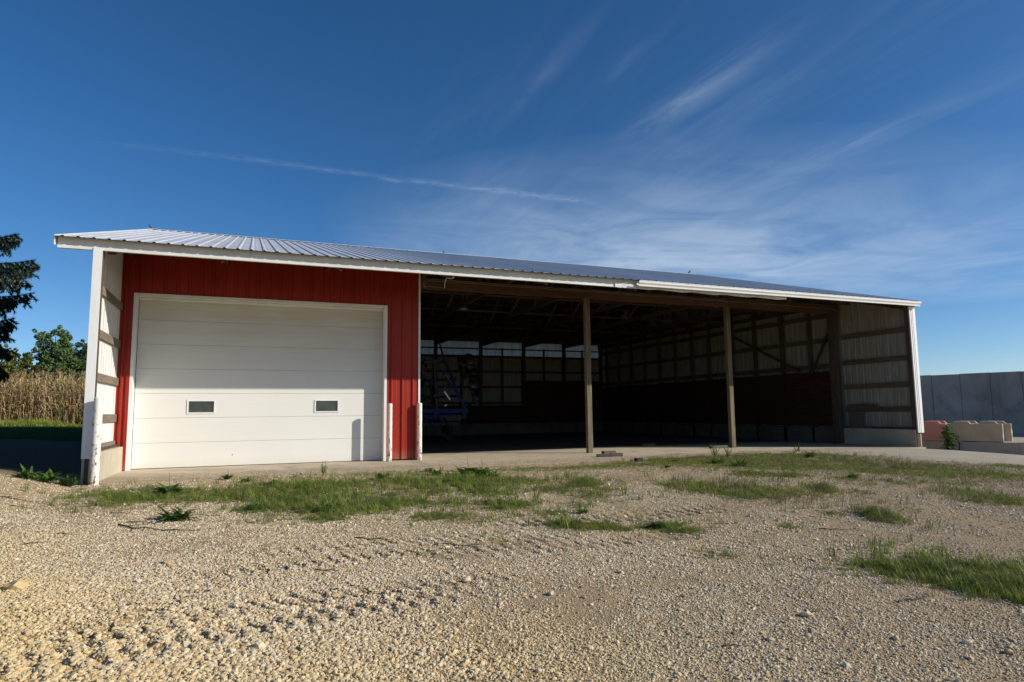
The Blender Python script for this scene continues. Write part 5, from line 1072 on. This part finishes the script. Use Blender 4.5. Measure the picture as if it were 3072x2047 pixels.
def broad_tree(loc, H, Wd, seed, label, mt='tree', base=.12, n=26000, size=.22):
    t = empty('deciduous_tree', loc, label, 'tree'); rd = random.Random(seed); L0 = Vector(loc); b = MB(); b.tube([L0, L0+Vector((.1, 0, H*.3)), L0+Vector((.0, .1, H*.65)), L0+Vector((.05, 0, H*.92))], [.03*H, .022*H, .012*H, .003*H], 8); tk = b.build('trunk', M['bark'], t, smooth=True); cs = []
    for i in range(46):
        f = base+(1-base)*(i/46)**.9; a = i*2.4+rd.uniform(-.4, .4); env = Wd*math.sin(math.pi*min(1, .18+.80*(1-f)))**.9*rd.uniform(.55, 1.05); r_ = H*rd.uniform(.055, .10)*(1.15-.5*f); tip = L0+Vector((math.cos(a)*env, math.sin(a)*env, H*(f*.93+.05)))
        cs.append((tip.x, tip.y, tip.z, r_)); cs.append((*(L0+(tip-L0)*.72+Vector((0, 0, H*.06)))[:], r_*.9))
        if i % 3 == 0: b = MB(); b.tube([L0+Vector((0, 0, H*f*.7)), (L0+Vector((0, 0, H*f*.8))+tip)/2, tip], [.008*H, .005*H, .002*H], 5); b.build('limb', M['bark'], tk)
        if rd.random() < .5: cs.append((tip.x+rd.uniform(-.5, .5), tip.y, tip.z+r_*1.2, r_*.5))
    leaf_cloud('crown', cs, n, size, M[mt], t, seed); return t
def pt(px, py_, depth):      # a distant place in the scene, by bearing
    pass
def far_spot(bear, dist): return (CAMP.x+math.sin(bear)*dist, CAMP.y+math.cos(bear)*dist, .5)
TREES = [(-.232, 78, 9.2, 2.1, 'tree', 'tall bushy green tree with a pointed crown behind the corn'), (-.2105, 84, 8.6, 2.2, 'tree', 'green rounded tree right of the tall pointed one, behind the corn'),
 (-.196, 86, 7.7, 2.0, 'tree', 'small green tree closest to the shed corner, behind the corn'), (-.272, 72, 6.3, 2.4, 'tree2', 'low yellow-green tree left of the tall one, behind the corn'), (-.292, 70, 6.6, 2.4, 'tree2', 'yellow-green tree at the left edge, under the spruce boughs'), (-.170, 90, 8.0, 2.6, 'tree', 'green tree hidden behind the left end of the shed')]
for i, (be, di, H, Wd, mt_, lb) in enumerate(TREES): broad_tree(far_spot(be, di), H, Wd, 30+i, lb, mt_, .05, 20000 if mt_ == 'tree' else 12000, .26)
# spruce at the left edge
sp0 = Vector((-16.6, 5.0, .5)); spr = empty('spruce_tree', sp0, 'blue-green spruce whose drooping boughs reach in at the left edge', 'tree'); b = MB(); b.tube([sp0, sp0+Vector((0, 0, 5)), sp0+Vector((.05, 0, 11))], [.22, .15, .02], 10); stk = b.build('trunk', M['bark'], spr, smooth=True)
def bough(base_, tip, mt, parent, seed, n=22):
    rd = random.Random(seed); b = MB(); base_ = Vector(base_); tip = Vector(tip); v = tip-base_; side = v.cross(Vector((0, 0, 1))).normalized(); pts = []
    for k in range(9): f = k/8; pts.append(base_+v*f+Vector((0, 0, -.62*math.sin(math.pi*f**1.2)*.6+.10*f*f)))
    b.cur = 1; b.tube(pts, [.035*(1-f/9)+.006 for f in range(9)], 5); b.cur = 0
    def needles(p, q, dens, rad):
        d_ = (q-p); l_ = d_.length; d_.normalize(); m = max(3, int(l_*dens*1.25))
        for i in range(m):
            f = i/m; c = p+(q-p)*f; a = rd.uniform(0, 6.28); s1 = d_.cross(Vector((math.cos(a), math.sin(a), .3))).normalized(); e = c+d_*rad*.9+s1*rad; w_ = s1.cross(d_).normalized()*rad*.24
            b.add([c-w_, c+w_, e], [(0, 1, 2)])
    for k in range(n*2):
        f = .12+.88*(k//2)/n; c = base_+v*f+Vector((0, 0, -.62*math.sin(math.pi*f**1.2)*.6+.10*f*f)); sgn = 1 if k % 2 else -1; l_ = (.18+.60*(1-f)**.7)*rd.uniform(.6, 1.1)
        e = c+v.normalized()*l_*.6+side*sgn*l_*.7+Vector((0, 0, -l_*rd.uniform(.15, .65))); b.cur = 1; b.tube([c, e], [.008, .004], 4, False); b.cur = 0; needles(c, e, 130, .07)
        if l_ > .25:
            for q in range(6):
                g_ = rd.uniform(.3, .95); c2 = c+(e-c)*g_; e2 = c2+Vector((rd.uniform(-.08, .08), rd.uniform(-.08, .08), -l_*rd.uniform(.25, .7))); needles(c2, e2, 120, .062)
    for k in range(8): needles(pts[k], pts[k+1], 110, .06)
    b.build('bough', [mt, M['bark']], parent)
sd_ = 0; BT = [(-13.80, 5.72, 0), (-13.50, 5.15, .4), (-13.35, 4.72, -.2), (-13.45, 4.25, .3), (-13.75, 3.95, -.5), (-13.80, 3.55, .2), (-13.85, 3.1, .1), (-13.70, 2.72, -.3), (-14.0, 2.30, .3), (-14.4, 6.2, -.1), (-14.7, 1.9, 0)]
for i, (tx_, tz_, dy_) in enumerate(BT): bough((sp0.x, sp0.y, tz_+.75), (tx_-.30, 4.6+dy_, tz_), M['needle'], stk, 200+i, 22)
for lv in range(22):
    z_ = 2.4+lv*.42; rr = 2.3*(1-(z_-2)/10.5)
    for k in range(5):
        a = lv*1.1+k*1.256
        if math.cos(a) > .35 and z_ < 7: continue
        bough((sp0.x, sp0.y, z_+.3), (sp0.x+math.cos(a)*rr, sp0.y+math.sin(a)*rr, z_-.25), M['needle'], stk, 300+lv*5+k, 7)
